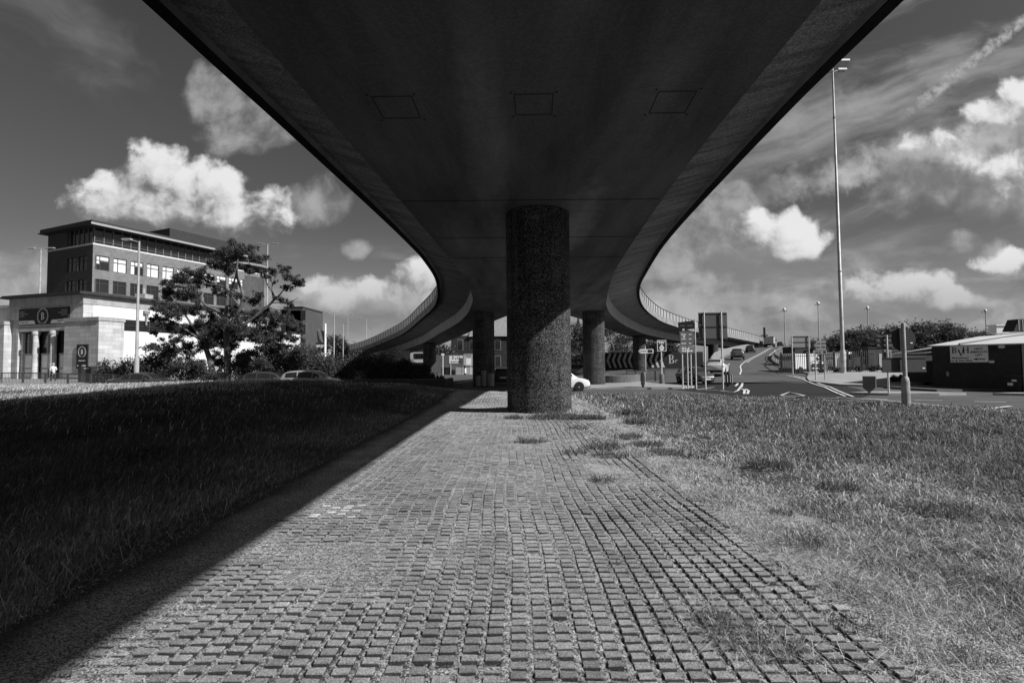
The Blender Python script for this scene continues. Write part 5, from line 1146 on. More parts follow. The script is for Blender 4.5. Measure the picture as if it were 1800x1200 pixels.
def car(name, label, cat, kind, loc, rz, paint, group=None):
    st, axles, wr, ws, rw, sides = CARS[kind]; t = thing(name, label, cat, loc, rz, group)
    S = np.array(st); ys = np.array([p[0] for p in catmull([(q,) for q in S[:, 0]], 5)]); par = np.array(catmull(S[:, 1:], 5))
    def P(y): return [np.interp(y, ys, par[:, k]) for k in range(5)]
    def section(y):
        w, zl, zb, zt, wt = P(y); zb = min(zb, zt-.02)
        c = [(0, zl), (w*.80, zl), (w*.97, zl+.10), (w, zl+(zb-zl)*.45), (w*.985, zb-.10), (w*.95, zb), (wt+(w*.95-wt)*.12, zt-.07 if zt-zb > .12 else zb+(zt-zb)*.6), (wt*.88, zt-.012), (wt*.5, zt+.004), (0, zt+.01)]
        return np.array(c)
    def surf(y, k):
        c = section(y); i = int(min(max(k, 0), len(c)-1.0001)); f = k-i; return c[i]*(1-f)+c[i+1]*f
    n = len(ys); K = 10; vs = []
    for y in ys:
        c = section(y); full = [(-a, b) for a, b in c[:0:-1]]+[(a, b) for a, b in c][:-1] if False else None
        ring = [(a, b) for a, b in c]+[(-a, b) for a, b in c[-2:0:-1]]; vs += [(a, y, b) for a, b in ring]
    m_ = 2*K-2; fs = [(i*m_+j, (i+1)*m_+j, (i+1)*m_+(j+1) % m_, i*m_+(j+1) % m_) for i in range(n-1) for j in range(m_)]; fs += [tuple(range(m_-1, -1, -1)), tuple((n-1)*m_+j for j in range(m_))]
    mb = MB(); mb.add(vs, fs); mb.build('body', paint, t, True)
    def patch(y0, y1, k0, k1, ny=6, nk=4, mirror=(1,), out=.012, nm='window', m=M_cglass, taper=None):
        for s in mirror:
            mb = MB(); g = []
            for i in range(ny+1):
                for j in range(nk+1):
                    f = i/ny; y = y0+(y1-y0)*f; k = k0+(k1-k0)*j/nk
                    if taper: a, b = taper; k = (k0+a*f)+((k1+b*f)-(k0+a*f))*j/nk
                    a, z = surf(y, k); g.append((s*(a+out), y, z+out*(k > 6)))
            mb.add(g, [(i*(nk+1)+j, (i+1)*(nk+1)+j, (i+1)*(nk+1)+j+1, i*(nk+1)+j+1) for i in range(ny) for j in range(nk)]); mb.build(nm, m, t, True)
    for a, b in sides: patch(a, b, 5.12, 5.92, mirror=(1, -1), out=.008)
    def screen(y0, y1, nm):
        mb = MB(); g = []; ny = 7; nk = 8
        for i in range(ny+1):
            y = y0+(y1-y0)*i/ny; w, zl, zb, zt, wt = P(y)
            for j in range(nk+1): q = -1+2*j/nk; g.append((q*wt*.90, y, zt+.016-.02*q*q))
        mb.add(g, [(i*(nk+1)+j, (i+1)*(nk+1)+j, (i+1)*(nk+1)+j+1, i*(nk+1)+j+1) for i in range(ny) for j in range(nk)]); mb.build(nm, M_cglass, t, True)
    screen(ws[0]+.08, ws[1]-.04, 'windscreen'); screen(rw[0]+.06, rw[1]-.04, 'rear_window')
    for ax in axles:
        for s in (-1, 1):
            w = P(ax)[0]; wl = MB(); wl.M = Matrix.Translation((s*(w-.09), ax, wr)) @ Matrix.Rotation(PI/2, 4, 'Y'); wl.lathe([(wr*.66, -.115), (wr*.96, -.11), (wr, -.07), (wr, .07), (wr*.96, .11), (wr*.66, .115)], 26); w_ = wl.build('wheel', M_tyre, t, True)
            rm = MB(); rm.M = Matrix.Translation((s*(w+.012), ax, wr)) @ Matrix.Rotation(PI/2, 4, 'Y')
            for k in range(5):
                a = 2*PI*k/5; rm.prism([(math.cos(a-.28)*wr*.15, math.sin(a-.28)*wr*.15), (math.cos(a-.20)*wr*.62, math.sin(a-.20)*wr*.62), (math.cos(a+.20)*wr*.62, math.sin(a+.20)*wr*.62), (math.cos(a+.28)*wr*.15, math.sin(a+.28)*wr*.15)], -.012, .012, 'z')
            rm.lathe([(wr*.20, -.02), (wr*.20, .02)], 12); rm.build('rim', M_rim, w_)
            ar = MB(); ar.M = Matrix.Translation((s*(w-.02), ax, wr+.02)) @ Matrix.Rotation(PI/2, 4, 'Y'); ar.lathe([(wr*1.16, -.03), (wr*1.16, .03)], 26); ar.build('wheel_arch', M_trim, t)
    yf, yb = S[-1, 0], S[0, 0]; zf = S[-3, 3]; zr = S[1, 3]
    for s in (-1, 1):
        y = yf-.16; w = P(y)[0]; mb = MB(); mb.add([(s*w*.55, yf-.02, zf-.20), (s*w*1.02, y-.22, zf-.16), (s*w*1.0, y-.26, zf-.02), (s*w*.62, yf-.10, zf-.08), (s*w*.55, yf-.2, zf-.20), (s*w*.9, y-.4, zf-.16), (s*w*.9, y-.4, zf-.02), (s*w*.62, yf-.3, zf-.08)], [(0, 1, 2, 3), (4, 5, 6, 7), (0, 1, 5, 4), (1, 2, 6, 5), (2, 3, 7, 6), (3, 0, 4, 7)]); mb.build('headlight', M_lens, t)
        mb = MB(); w = P(yb+.12)[0]; mb.box(s*w*.62, s*w*1.0, yb+.02, yb+.22, zr-.22, zr-.04); mb.build('tail_light', M_tail, t, bevel=.02)
        mb = MB(); w = P(.75)[0]; mb.box(s*(w-.02), s*(w+.17), .62, .74, P(.7)[2]+.0, P(.7)[2]+.15); mb.build('wing_mirror', paint, t, bevel=.03)
    MB().box(-.26, .26, yb-.012, yb+.10, zr-.36, zr-.25).build('number_plate', M_plate, t); MB().box(-.26, .26, yf-.10, yf+.012, .40, .51).build('number_plate', M_plate, t)
    MB().box(-P(yb+.1)[0]*.9, P(yb+.1)[0]*.9, yb-.02, yb+.3, S[0, 2]-.1, S[0, 2]+.12).build('rear_bumper', M_trim, t, bevel=.03); MB().box(-P(yf-.1)[0]*.85, P(yf-.1)[0]*.85, yf-.3, yf+.01, S[-1, 2]-.06, S[-1, 2]+.05).build('grille', M_trim, t, bevel=.03)
    return t
def paint(nm, v): return mat(nm, v, .25, .03, 1, coat=.8, spec=.5)
PW, PS, PD, PG = paint('white_paint', .78), paint('silver_paint', .30), paint('dark_paint', .045), paint('grey_paint', .10)
RIGHT = -PI/2
def road_at(px, Y, dz=.03): return on(px, Y, dz)
car('parked_car', 'dark saloon car passing on the road behind the bank, nearest the pub', 'car', 'sedan', road_at(256, 37), RIGHT, PD)
car('car', 'silver hatchback on the road behind the bank, below the bushes', 'car', 'hatch', road_at(548, 36), RIGHT, PS)
car('car', 'dark car half hidden behind the tail of the silver hatchback', 'car', 'hatch', road_at(476, 39.3), RIGHT, PD)
car('car', 'white hatchback nosing out from behind the main column', 'car', 'hatch', road_at(985, 37), RIGHT, PW)
car('car', 'dark estate car seen from behind between the main and left second columns', 'car', 'suv', road_at(882, 51), R(3), PD)
car('car', 'dark glossy car behind the four signposts, front turned to the right', 'car', 'hatch', road_at(1221, 46), R(-168), PD)
def ramp_car(px, Y): x = xat(px, Y); return (x, Y, ramp_z(Y)+.04)
def ramp_dir(Y): return -math.atan2(ramp_x(Y+4, .4)-ramp_x(Y-4, .4), 8)
car('car', 'white sport utility car seen from behind at the foot of the slip road', 'car', 'suv', ramp_car(1261, 53.5), ramp_dir(53)-.08, PW)
car('car', 'grey car seen from behind climbing the slip road, second after the white one', 'car', 'suv', ramp_car(1297, 80), ramp_dir(80), PG)
car('car', 'small dark hatchback seen from behind climbing the middle of the slip road', 'car', 'hatch', ramp_car(1320, 108), ramp_dir(108), PD)
car('car', 'dark car just going over the crest of the slip road', 'car', 'suv', ramp_car(1373, 172), ramp_dir(165), PD)
car('parked_car', 'dark parked car seen in the slot between the main and right second columns', 'car', 'hatch', on(1018, 68), RIGHT, PD)
# highway truck with a chevroned tail
tr = thing('truck', 'highway maintenance truck with a chevroned tailboard and raised arrow mast on the slip road', 'truck', ramp_car(1354, 140), ramp_dir(140))
MB().box(-1.15, 1.15, -3, 3.4, .55, 1.0).build('chassis', M_trim, tr); MB().box(-1.12, 1.12, -2.9, 1.4, 1.003, 2.5).build('body', mat('truck_body', .3, .6, .1, 2), tr); MB().box(-1.1, 1.1, 1.6, 3.4, 1.003, 2.7).build('cab', PW, tr, bevel=.12)
tb = MB().box(-1.2, 1.2, -3.1, -2.95, .7, 2.75).build('tailboard', M_black, tr); mb = MB()
for k in range(5):
    z = .45+.5*k
    for s in (-1, 1):
        poly = [(0, z+.55), (0, z+.80), (s*1.18, z-.15+.02), (s*1.18, z-.40)]; poly = [(a, min(2.72, max(.72, b))) for a, b in poly]; mb.prism(poly, -3.115, -3.102)
mb.build('chevron_stripe', M_wpaint, tb)
mb = MB(); mb.tube([(-1.0, -2.2, 2.4), (-1.0, -2.2, 5.3)], .28, 8); mb.box(-1.9, -.1, -2.3, -2.1, 3.0, 3.3); mb.build('arrow_mast', M_trim, tr)
for s in (-1, 1):
    for y in (-2.0, 2.3): mb = MB(); mb.M = Matrix.Translation((s*1.0, y, .5)) @ Matrix.Rotation(PI/2, 4, 'Y'); mb.lathe([(.5, -.14), (.5, .14)], 20); mb.build('wheel', M_tyre, tr)
    MB().box(s*1.2, s*1.45, 3.0, 3.15, 1.7, 2.3).build('wing_mirror', M_trim, tr)
def van(label, loc, rz, paint_, L=5.2, H=2.35, name='van'):
    t = thing(name, label, 'van', loc, rz); w = .98
    prof = [(-L/2, .4), (-L/2, H-.12), (-L/2+.12, H), (L/2-1.7, H), (L/2-1.45, H-.08), (L/2-.75, 1.35), (L/2-.05, 1.05), (L/2, .7), (L/2, .4)]
    MB().prism(prof, -w, w, 'x').build('body', paint_, t, bevel=.06)
    mb = MB(); mb.add([(-w*.88, L/2-1.38, H-.14), (w*.88, L/2-1.38, H-.14), (w*.92, L/2-.80, 1.42), (-w*.92, L/2-.80, 1.42)], [(0, 1, 2, 3)]); o = mb.build('windscreen', M_cglass, t); o.location = (0, .03, .02)
    for s in (-1, 1):
        mb = MB(); mb.prism([(L/2-1.75, 1.35), (L/2-1.75, H-.35), (L/2-1.4, H-.35), (L/2-.9, 1.35)], s*(w+.002), s*(w+.012), 'x'); mb.build('window', M_cglass, t)
        for y in (L/2-.95, -L/2+1.0): mb = MB(); mb.M = Matrix.Translation((s*(w-.08), y, .34)) @ Matrix.Rotation(PI/2, 4, 'Y'); mb.lathe([(.34, -.11), (.34, .11)], 22); mb.build('wheel', M_tyre, t)
        MB().box(s*.70, s*.93, -L/2-.02, -L/2+.05, .9, 1.25).build('tail_light', M_tail, t); MB().box(s*.60, s*.95, L/2-.12, L/2+.02, .72, .95).build('headlight', M_lens, t)
        MB().box(s*.06, s*.86, -L/2-.012, -L/2-.001, 1.35, H-.3).build('rear_window', M_cglass, t)
    MB().box(-.26, .26, -L/2-.015, -L/2, .62, .73).build('number_plate', M_plate, t); MB().box(-w+.02, w-.02, -L/2-.06, L/2+.04, .33, .52).build('bumper', M_trim, t); return t
van('white van behind the palisade fence, below the sign back on two posts', on(1411, 58), R(-70), PW, 5.0, 2.1)
van('white van behind the palisade fence, right of the hire sign posts', on(1462, 60), R(20), PW, 5.0, 2.2)
van('white van behind the palisade fence, immediately right of the tall mast', on(1494, 58.5), R(-95), PW, 4.4, 2.0)
van('long white van beyond the right second column, in the slot by the main column', on(1012, 92), RIGHT, PW, 6.2, 2.9)

# ------------------------------------------------------------------ signs and street furniture
M_back = mat('sign_back', .075, .6, .15, 1.2); M_sgrey = mat('sign_grey', .16, .5, .12, 1.5); M_sblack = mat('sign_black', .02, .5, .1, 2); M_swhite = mat('sign_white', .70, .6, .06, 2)
def post(mb, x, y, z0, z1, r=.045): mb.tube([(x, y, z0), (x, y, z1)], r, 10); return mb
def box_px(E, px0, px1, py0, py1, y0, y1):
    a = onface(E, px0, py0, y=y0); b = onface(E, px1, py1, y=y0); return (a.x, b.x, y0, y1, b.z, a.z)
# upper black board and grey pointed board on two posts
D1 = 37.6; e = thing('direction_sign', 'black and grey direction boards stacked on two posts, upper of the signpost cluster', 'sign', on(1208, D1), R(-8))
bq = box_px(e, 1208.5, 1222.5, 562, 600, 0, .05); zt = bq[5]
for px in (1208.5, 1223): q = onface(e, px, 640, y=.08); post(MB(), q.x, .08, -.2, zt+.02, .05).build('post', M_paleP, e)
x0, x1, _, _, z0, z1 = box_px(e, 1192, 1222, 565, 579, 0, .05); mb = MB(); mb.M = Matrix.Translation(((x0+x1)/2, 0, (z0+z1)/2)) @ Matrix.Rotation(R(-6), 4, 'Y'); hw_, hh_ = (x1-x0)/2, (z1-z0)/2
mb.prism([(-hw_, -hh_), (hw_*.85, -hh_), (hw_, 0), (hw_*.85, hh_), (-hw_, hh_)], -.03, .02); bd = mb.build('upper_board', M_sblack, e); mb = MB(); bars(mb, x0+.15, x0+.5, (z0+z1)/2-.05, .08, -.031, 2, 4); bars(mb, x0+.65, x1-.12, (z0+z1)/2-.05, .08, -.031, 2, 5); mb.build('lettering', M_sgrey, bd)
x0, x1, _, _, z0, z1 = box_px(e, 1193.5, 1221.5, 582.5, 608, -.02, .05); mb = MB(); mb.prism([(x0+.06, z0), (x1-.12, z0), (x1+.02, (z0+z1)/2+.12), (x1-.10, z1), (x0+.02, z1), (x0+.10, (z0+z1)/2)], -.03, .02); bd = mb.build('pointed_board', M_sgrey, e); mb = MB()
for k in range(3): bars(mb, x0+.15, x0+.5, z0+.15+.33*k, .09, -.031, 2, k); bars(mb, x0+.68, x1-.22, z0+.15+.33*k, .09, -.031, 2, k+5)
mb.build('lettering', M_wpaint, bd); mb = MB()
for a, b in ((.32, 1.02), (.34, .52)): mb.box(x0+a-.08, x0+a+.08, -.036, -.031, z0+b+.12, z0+b+.25)
mb.build('patch', M_wpaint, bd)
e = thing('direction_sign', 'grey left pointing direction board low on two posts, behind the stacked boards', 'sign', on(1207, 38.4), 0)
for px in (1199.5, 1214.5): q = onface(e, px, 640, y=.06); post(MB(), q.x, .06, -.2, onface(e, px, 604, y=.06).z, .05).build('post', M_paleP, e)
x0, x1, _, _, z0, z1 = box_px(e, 1188, 1222, 609, 620, 0, .05); mb = MB(); mb.prism([(x0, (z0+z1)/2), (x0+.2, z0), (x1, z0), (x1, z1), (x0+.2, z1)], -.03, .02); bd = mb.build('board', M_sgrey, e)
mb = MB(); mb.prism([(x0, (z0+z1)/2), (x0+.2, z0), (x0+.30, z0), (x0+.12, (z0+z1)/2), (x0+.30, z1), (x0+.2, z1)], -.036, -.031); mb.build('arrow_edge', M_sblack, bd); mb = MB(); bars(mb, x0+.45, x1-.2, z0+.1, .1, -.031, 3, 3); bars(mb, x0+.45, x1-.4, z0+.28, .1, -.031, 3, 6); mb.build('lettering', M_wpaint, bd)
def sign_back(label, px0, px1, py0, py1, Y, posts, split=None, base=None, m=None, r=.055, pyb=None, ptop=None):
    e = thing('road_sign', label, 'sign', on((px0+px1)/2, Y)); x0, x1, _, _, z0, z1 = box_px(e, px0, px1, py0, py1, .06, .1)
    bd = MB().box(x0, x1, .06, .09, z0, z1).build('sign_back', m or M_back, e); mb = MB()
    for z in ([z0+.08, z1-.08]+([z0+(z1-z0)*split] if split else [])): mb.box(x0+.02, x1-.02, .02, .058, z-.03, z+.03)
    mb.build('rail', M_trim, bd)
    for px in posts:
        q = onface(e, px, 640, y=0); post(MB(), q.x, -.035, -.3, z1+.04 if ptop is None else onface(e, px, ptop, y=0).z, r).build('post', M_paleP, e)
    return e, (x0, x1, z0, z1)
e, q = sign_back('tallest dark sign back on two pale posts left of the slip road', 1227.5, 1279, 549.5, 597, 36, (1239, 1269.5), .48)
mb = MB(); mb.box(q[0]+.05, q[0]+.18, .045, .059, q[2]+.08, q[2]+.14); mb.build('sticker', M_wpaint, e); mb = MB(); mb.box(q[0]+.05, q[0]+.18, .045, .059, q[2]+1.02, q[2]+1.08); mb.build('sticker', M_wpaint, e)
sign_back('dark back of a wide road sign on two posts before the palisade fence', 1390.5, 1425, 590.5, 612, 53.5, (1392.8, 1422.5), .5, m=mat('sign_back_pale', .20, .6, .2, .6))
e = thing('hire_direction_sign', 'grey left arrow sign reading Car and Van Hire on two posts', 'sign', on(1441, 44))
for px in (1433.5, 1449.5): q = onface(e, px, 640, y=.06); post(MB(), q.x, .06, -.3, onface(e, px, 602, y=.06).z, .05).build('post', M_paleP, e)
x0, x1, _, _, z0, z1 = box_px(e, 1427, 1452, 599, 614.3, 0, .05); zc = (z0+z1)/2; mb = MB(); mb.prism([(x0, zc), (x0+.24, z0), (x1, z0), (x1, z1), (x0+.24, z1)], -.03, .02); bd = mb.build('board', mat('sign_mid', .24, .5, .08, 2), e)
mb = MB(); mb.prism([(x0-.01, zc), (x0+.22, z0-.01), (x0+.38, z0-.01), (x0+.17, zc), (x0+.38, z1+.01), (x0+.22, z1+.01)], -.036, -.031); mb.build('arrow_edge', M_sblack, bd)
mb = MB(); add_text(mb, 'Car and', .30, (x0+x1)/2+.14, zc+.16, -.031, bold=.008); add_text(mb, 'Van Hire', .30, (x0+x1)/2+.14, zc-.17, -.031, bold=.008); mb.build('lettering', M_sblack, bd)
x0, x1, _, _, z0, z1 = box_px(e, 1428, 1453, 615.3, 621.8, 0, .05); mb = MB(); mb.prism([(x0, (z0+z1)/2), (x0+.12, z0), (x1, z0), (x1, z1), (x0+.12, z1)], -.03, .02); bd = mb.build('lower_board', mat('sign_mid', .24, .5, .08, 2), e); mb = MB(); bars(mb, x0+.2, x1-.4, z0+.17, .07, -.031, 3, 1); bars(mb, x0+.25, x1-.5, z0+.06, .07, -.031, 2, 2); mb.box(x1-.3, x1-.08, -.036, -.03, z0+.05, z1-.05); mb.build('lettering', M_sblack, bd)
# round sign and long plate seen from behind on the near post
e = thing('road_sign', 'black backs of a round sign and long plate on the stout post nearest the grass', 'sign', on(1590, 20))
mb = MB(); mb.lathe([(.148, -.3), (.142, .95), (.115, 1.12), (.076, 1.16), (.07, onface(e, 1588, 568, y=0).z)], 16); mb.build('post', mat('stained_post', .38, .7, .5, 3, 8, .3, 25, streak=.45), e, True)
c = onface(e, 1588, 596.5, y=.12); mb = MB(); mb.M = Matrix.Translation((c.x, .12, c.z)) @ Matrix.Rotation(PI/2, 4, 'X'); mb.lathe([(.475, -.012), (.475, .012)], 40); bd = mb.build('round_sign_back', mat('round_back', .02, .6, .2, 2), e); MB().box(c.x+.25, c.x+.34, .095, .107, c.z-.16, c.z-.12).build('sticker', M_wpaint, bd)
x0, x1, _, _, z0, z1 = box_px(e, 1550.5, 1628.5, 628.5, 654, .12, .14); bd = MB().box(x0, x1, .12, .14, z0, z1).build('plate_back', mat('plate_back', .045, .6, .2, 2), e); mb = MB(); mb.box(x0, x1, .10, .119, z1-.04, z1); mb.box(x0, x1, .10, .119, z0, z0+.04); mb.build('rail', M_trim, bd); MB().box(x1-.16, x1-.06, .105, .119, z0+.14, z0+.18).build('sticker', M_wpaint, bd)
zt = onface(e, 1588, 568, y=0).z; mb = MB(); mb.tube([(0, 0, zt-.05), (.15, .05, zt-.06), (.32, .1, zt-.14)], .018, 6); mb.build('lamp_arm', M_paleP, e); MB().box(-.22, .33, .12, .26, zt-.26, zt-.10).build('lamp_tray', mat('lamp_tray', .30, .6, .2, 2), e)
e, q = sign_back('dark board backs on one thin post standing behind the round sign', 1541, 1570, 590, 612, 28, (1559.5,), .5, pyb=None, r=.05)
x0, x1, _, _, z0, z1 = box_px(e, 1550.5, 1568, 615, 634, .06, .09); MB().box(x0, x1, .06, .085, z0, z1).build('lower_board', mat('lower_board', .22, .6, .2, 2), e); mb = MB(); mb.box(x0+.1, x1-.1, .03, .059, z0+.1, z1-.1); mb.build('inset', M_back, e)
def blade(label, px, Y, rz, stripes, h=.95, w=.56):
    e = thing('bollard', label, 'bollard', on(px, Y, .12 if stripes != 1 else .1), rz)
    MB().lathe([(.13, 0), (.10, .03), (.05, .06)], 14).build('base', M_trim, e)
    MB().prism([(0, .02), (w/2, .30), (w/2, h), (-w/2, h), (-w/2, .30)], -.06, .06).build('body', M_black if stripes == 1 else mat('bollard_grey', .13, .5, .1, 2), e, bevel=.015)
    mb = MB()
    if stripes == 1:
        for x in (-.20, 0.0, .20): mb.box(x-.03, x+.03, -.066, -.061, .36, h-.04)
        mb.build('white_stripe', M_wpaint, e)
    MB().box(w/2+.002, w/2+.05, -.075, .075, .30, h).build('white_edge', M_wpaint, e)
    return e
blade('grey arrow shaped traffic bollard with one white edge on the right traffic island', 1526, 28.2, R(-24), 0)
blade('black traffic bollard with white stripes at the foot of the large sign back', 1278, 38.2, R(-16), 1, .95, .60)
blade('arrow shaped traffic bollard seen nearly edge on at the corner of the pale island', 1129.5, 38.3, R(58), 0, 1.15, .62)
e = thing('arrow_sign', 'white left arrow sign with a dark box on one post beside the third right column', 'sign', on(1135, 70)); post(MB(), 0, .06, -.2, onface(e, 1135, 608, y=.06).z, .06).build('post', M_paleP, e)
x0, x1, _, _, z0, z1 = box_px(e, 1122, 1148.5, 613.6, 620.6, 0, .05); bd = MB().prism([(x0, (z0+z1)/2), (x0+.25, z0), (x1, z0), (x1, z1), (x0+.25, z1)], -.03, .02).build('board', M_swhite, e); mb = MB(); mb.box(x1-.8, x1-.12, -.036, -.031, z0+.08, z1-.08); bars(mb, x0+.35, x1-.9, z0+.2, .16, -.031, 3, 4); mb.prism([(x0+.1, (z0+z1)/2), (x0+.28, z0+.06), (x0+.34, z0+.06), (x0+.18, (z0+z1)/2), (x0+.34, z1-.06), (x0+.28, z1-.06)], -.036, -.031); mb.build('lettering', M_sblack, bd)
e = thing('car_park_sign', 'square black sign with white border, arrow and round white disc on one post', 'sign', on(1163, 45)); post(MB(), 0, .05, -.2, onface(e, 1163, 600, y=.05).z, .06).build('post', M_paleP, e)
MB().lathe([(.22, -.2), (.22, .95), (.18, 1.0)], 16).build('post_sleeve', mat('sleeve', .16, .8, .3, 4, streak=.4), e, True)
x0, x1, _, _, z0, z1 = box_px(e, 1154.5, 1171.5, 597.5, 617.5, 0, .05); bd = MB().box(x0, x1, -.03, .0, z0, z1).build('board', M_sblack, e); mb = MB()
for a in ((x0+.02, x1-.02, z1-.06, z1-.02), (x0+.02, x1-.02, z0+.02, z0+.06), (x0+.02, x0+.06, z0+.06, z1-.06), (x1-.06, x1-.02, z0+.06, z1-.06)): mb.box(a[0], a[1], -.036, -.031, a[2], a[3])
mb.build('border', M_wpaint, bd); mb = MB(); bars(mb, x0+.12, x1-.12, z1-.2, .08, -.031, 3, 2); bars(mb, x0+.2, x1-.2, z1-.31, .08, -.031, 2, 3); mb.build('lettering', M_wpaint, bd); mb = MB(); zc = z1-.43; mb.prism([(x0+.3, zc), (x0+.42, zc+.06), (x0+.42, zc+.02), (x1-.3, zc+.02), (x1-.3, zc-.02), (x0+.42, zc-.02), (x0+.42, zc-.06)], -.036, -.031); mb.build('arrow', M_wpaint, bd)
mb = MB(); mb.M = Matrix.Translation(((x0+x1)/2, -.034, z0+.30)) @ Matrix.Rotation(PI/2, 4, 'X'); mb.lathe([(.2, -.004), (.2, .004)], 24); mb.build('disc', M_wpaint, bd); mb = MB(); bars(mb, (x0+x1)/2-.12, (x0+x1)/2+.12, z0+.29, .06, -.04, 2, 1); mb.build('disc_lettering', M_sblack, bd)

# chevron wall across the roundabout
Yc = 95; e = thing('chevron_wall', 'long black hoarding wall painted with pale chevrons and large letters beyond the right columns', 'wall', (xat(1062, Yc), Yc, 0)); w = xat(1236, Yc)-xat(1062, Yc); zt = at(1120, 619, Yc).z; zb = at(1120, 647, Yc).z
MB().box(0, w, 0, .3, -1, zt).build('wall', mat('hoarding', .018, .7, .3, .8), e); mb = MB(); mch = mat('chevron_paint', .50, .8, .3, 1.5, streak=.3)
for k in range(11):
    if k in (6,): continue
    x = .45+k*.99; mb = MB(); zc = (zt+zb)/2; mb.prism([(x, zc), (x+.5, zt-.15), (x+.92, zt-.15), (x+.42, zc), (x+.92, zb+.1), (x+.5, zb+.1)], -.012, -.003); mb.build('chevron', mch, e)
mb = MB(); xb = xat(1175, Yc)-xat(1062, Yc); serif(mb, 'B', xb, zb+.8, 1.65, -.01, .012); mb.build('letter', mat('worn_letter', .42, .8, .5, 3), e); mb = MB(); serif_r(mb, xb+1.3, zb+.9, .62, -.01); mb.build('letter', mat('worn_letter', .42, .8, .5, 3), e)
x0 = xat(1073, Yc)-xat(1062, Yc); bd = MB().box(x0, x0+2.1, -.05, .25, zt+.003, zt+.42).build('name_board', M_swhite, e); mb = MB(); bars(mb, x0+.15, x0+1.95, zt+.13, .16, -.05, 6, 3); mb.build('lettering', M_sgrey, bd)
# low round brick planter under the right branch
e = thing('brick_planter', 'low curved brick planter wall beside the right second column', 'wall', (xat(1082, 51), 51, G(10, 51))); mb = MB(); mb.lathe([(2.35, -.4), (2.35, .78), (2.25, .85), (1.9, .85), (1.85, .3)], 40); mb.build('wall', mat('planter_brick', .16, .9, .25, 2, brick=(3.0, .6)), e)
def railing(label, p0, p1, h, group=None, gap=.12, name='guard_rail', m=None, proto=None, r=.022):
    a, b = Vector(p0), Vector(p1); L = (b.xy-a.xy).length; t = thing(name, label, 'railing', a, math.atan2(b.y-a.y, b.x-a.x), group); m = m or M_steel; dz = b.z-a.z
    for x in (0, L): MB().tube([(x, 0, dz*x/L-.1), (x, 0, dz*x/L+h)], r*1.5, 8).build('post', m, t)
    MB().tube([(0, 0, h-.02), (L, 0, h-.02+dz)], r*1.3, 8).build('top_rail', m, t); MB().tube([(0, 0, .12), (L, 0, .12+dz)], r, 6).build('bottom_rail', m, t)
    mb = MB(); k = int(L/gap)
    for i in range(1, k): x = L*i/k; mb.tube([(x, 0, .12+dz*x/L), (x, 0, h-.02+dz*x/L)], r*.55, 5)
    mb.build('infill_bars', m, t); return t
GR = 'guard rail panels along the verge in front of the pub'
xs = np.linspace(xat(2, 43), xat(480, 42.4), 13)
for i in range(12):
    p = [(x, 43.0-.05*k, max(G(x, 43), -.32)) for k, x in ((i, xs[i]+.05), (i+1, xs[i+1]-.05))]; railing('grey barred guard rail panel in the row along the verge before the pub and trees', p[0], p[1], 1.02, GR, m=mat('rail_grey', .05, .6, .2, 3), r=.03)
GR2 = 'thin railing panels on the pale island under the right branch'
xs = np.linspace(xat(1097, 53), xat(1170, 50), 5)
for i in range(4): railing('thin dark railing panel on the island behind the pale pavement', (xs[i]+.04, 52.2-.5*i, G(xs[i], 52)+.13), (xs[i+1]-.04, 51.7-.5*i, G(xs[i+1], 52)+.13), 1.0, GR2, m=mat('rail_dark', .05, .6, .2, 3))
# palisade fence
pf = thing('palisade_fence', 'long steel palisade fence across the depot yard right of the slip road', 'fence', (0, 0, 0)); fx = np.linspace(xat(1378, 55), xat(1546, 52), 8); fy = np.linspace(55.5, 52.5, 8)
M_pal = mat('palisade', .09, .6, .3, 3, metal=.2)
for i in range(7):
    mb = MB(); z = G(fx[i], fy[i])+.1; L = fx[i+1]-fx[i]; n = int(L/.16)
    for k in range(n):
        x = fx[i]+L*(k+.5)/n; y = fy[i]+(fy[i+1]-fy[i])*(k+.5)/n; mb.prism([(x-.035, z), (x+.035, z), (x+.035, z+2.1), (x, z+2.22), (x-.035, z+2.1)], y-.015, y)
    for zz_ in (.3, 1.8): mb.add([(fx[i], fy[i]+.01, z+zz_), (fx[i+1], fy[i+1]+.01, z+zz_), (fx[i+1], fy[i+1]+.01, z+zz_+.06), (fx[i], fy[i]+.01, z+zz_+.06), (fx[i], fy[i]+.06, z+zz_), (fx[i+1], fy[i+1]+.06, z+zz_), (fx[i+1], fy[i+1]+.06, z+zz_+.06), (fx[i], fy[i]+.06, z+zz_+.06)], [(0, 1, 2, 3), (7, 6, 5, 4), (0, 4, 5, 1), (2, 6, 7, 3)])
    mb.build('fence_panel', M_pal, pf); MB().box(fx[i]-.06, fx[i]+.06, fy[i]-.0, fy[i]+.14, z-.2, z+2.3).build('post', M_pal, pf)
# boxes and sheds in the depot yard
def cabin(label, px0, px1, Y, py, m, door=True):
    x0, x1 = xat(px0, Y), xat(px1, Y); g = G((x0+x1)/2, Y); zt = at(px0, py, Y).z; e = thing('cabin', label, 'cabin', ((x0+x1)/2, Y, g)); w = (x1-x0)/2
    MB().box(-w, w, 0, 3, -.2, zt-g).build('wall', m, e); MB().box(-w-.08, w+.08, -.08, 3.08, zt-g+.003, zt-g+.12).build('roof', M_roof_d, e)
    if door: MB().box(-w*.5, -w*.5+.8, -.04, -.003, 0, min(2.0, zt-g-.1)).build('door', M_grey, e)
    MB().box(w*.2, w*.8, -.05, -.003, (zt-g)*.5, (zt-g)*.85).build('window', M_glass, e)
cabin('grey panelled store behind the fence, right of the white vans', 1508, 1524, 56.5, 627, M_grey)
cabin('dark low store behind the fence, between the two van hire sign posts', 1441, 1457, 62, 616, mat('dark_store', .05, .8, .2, 1))
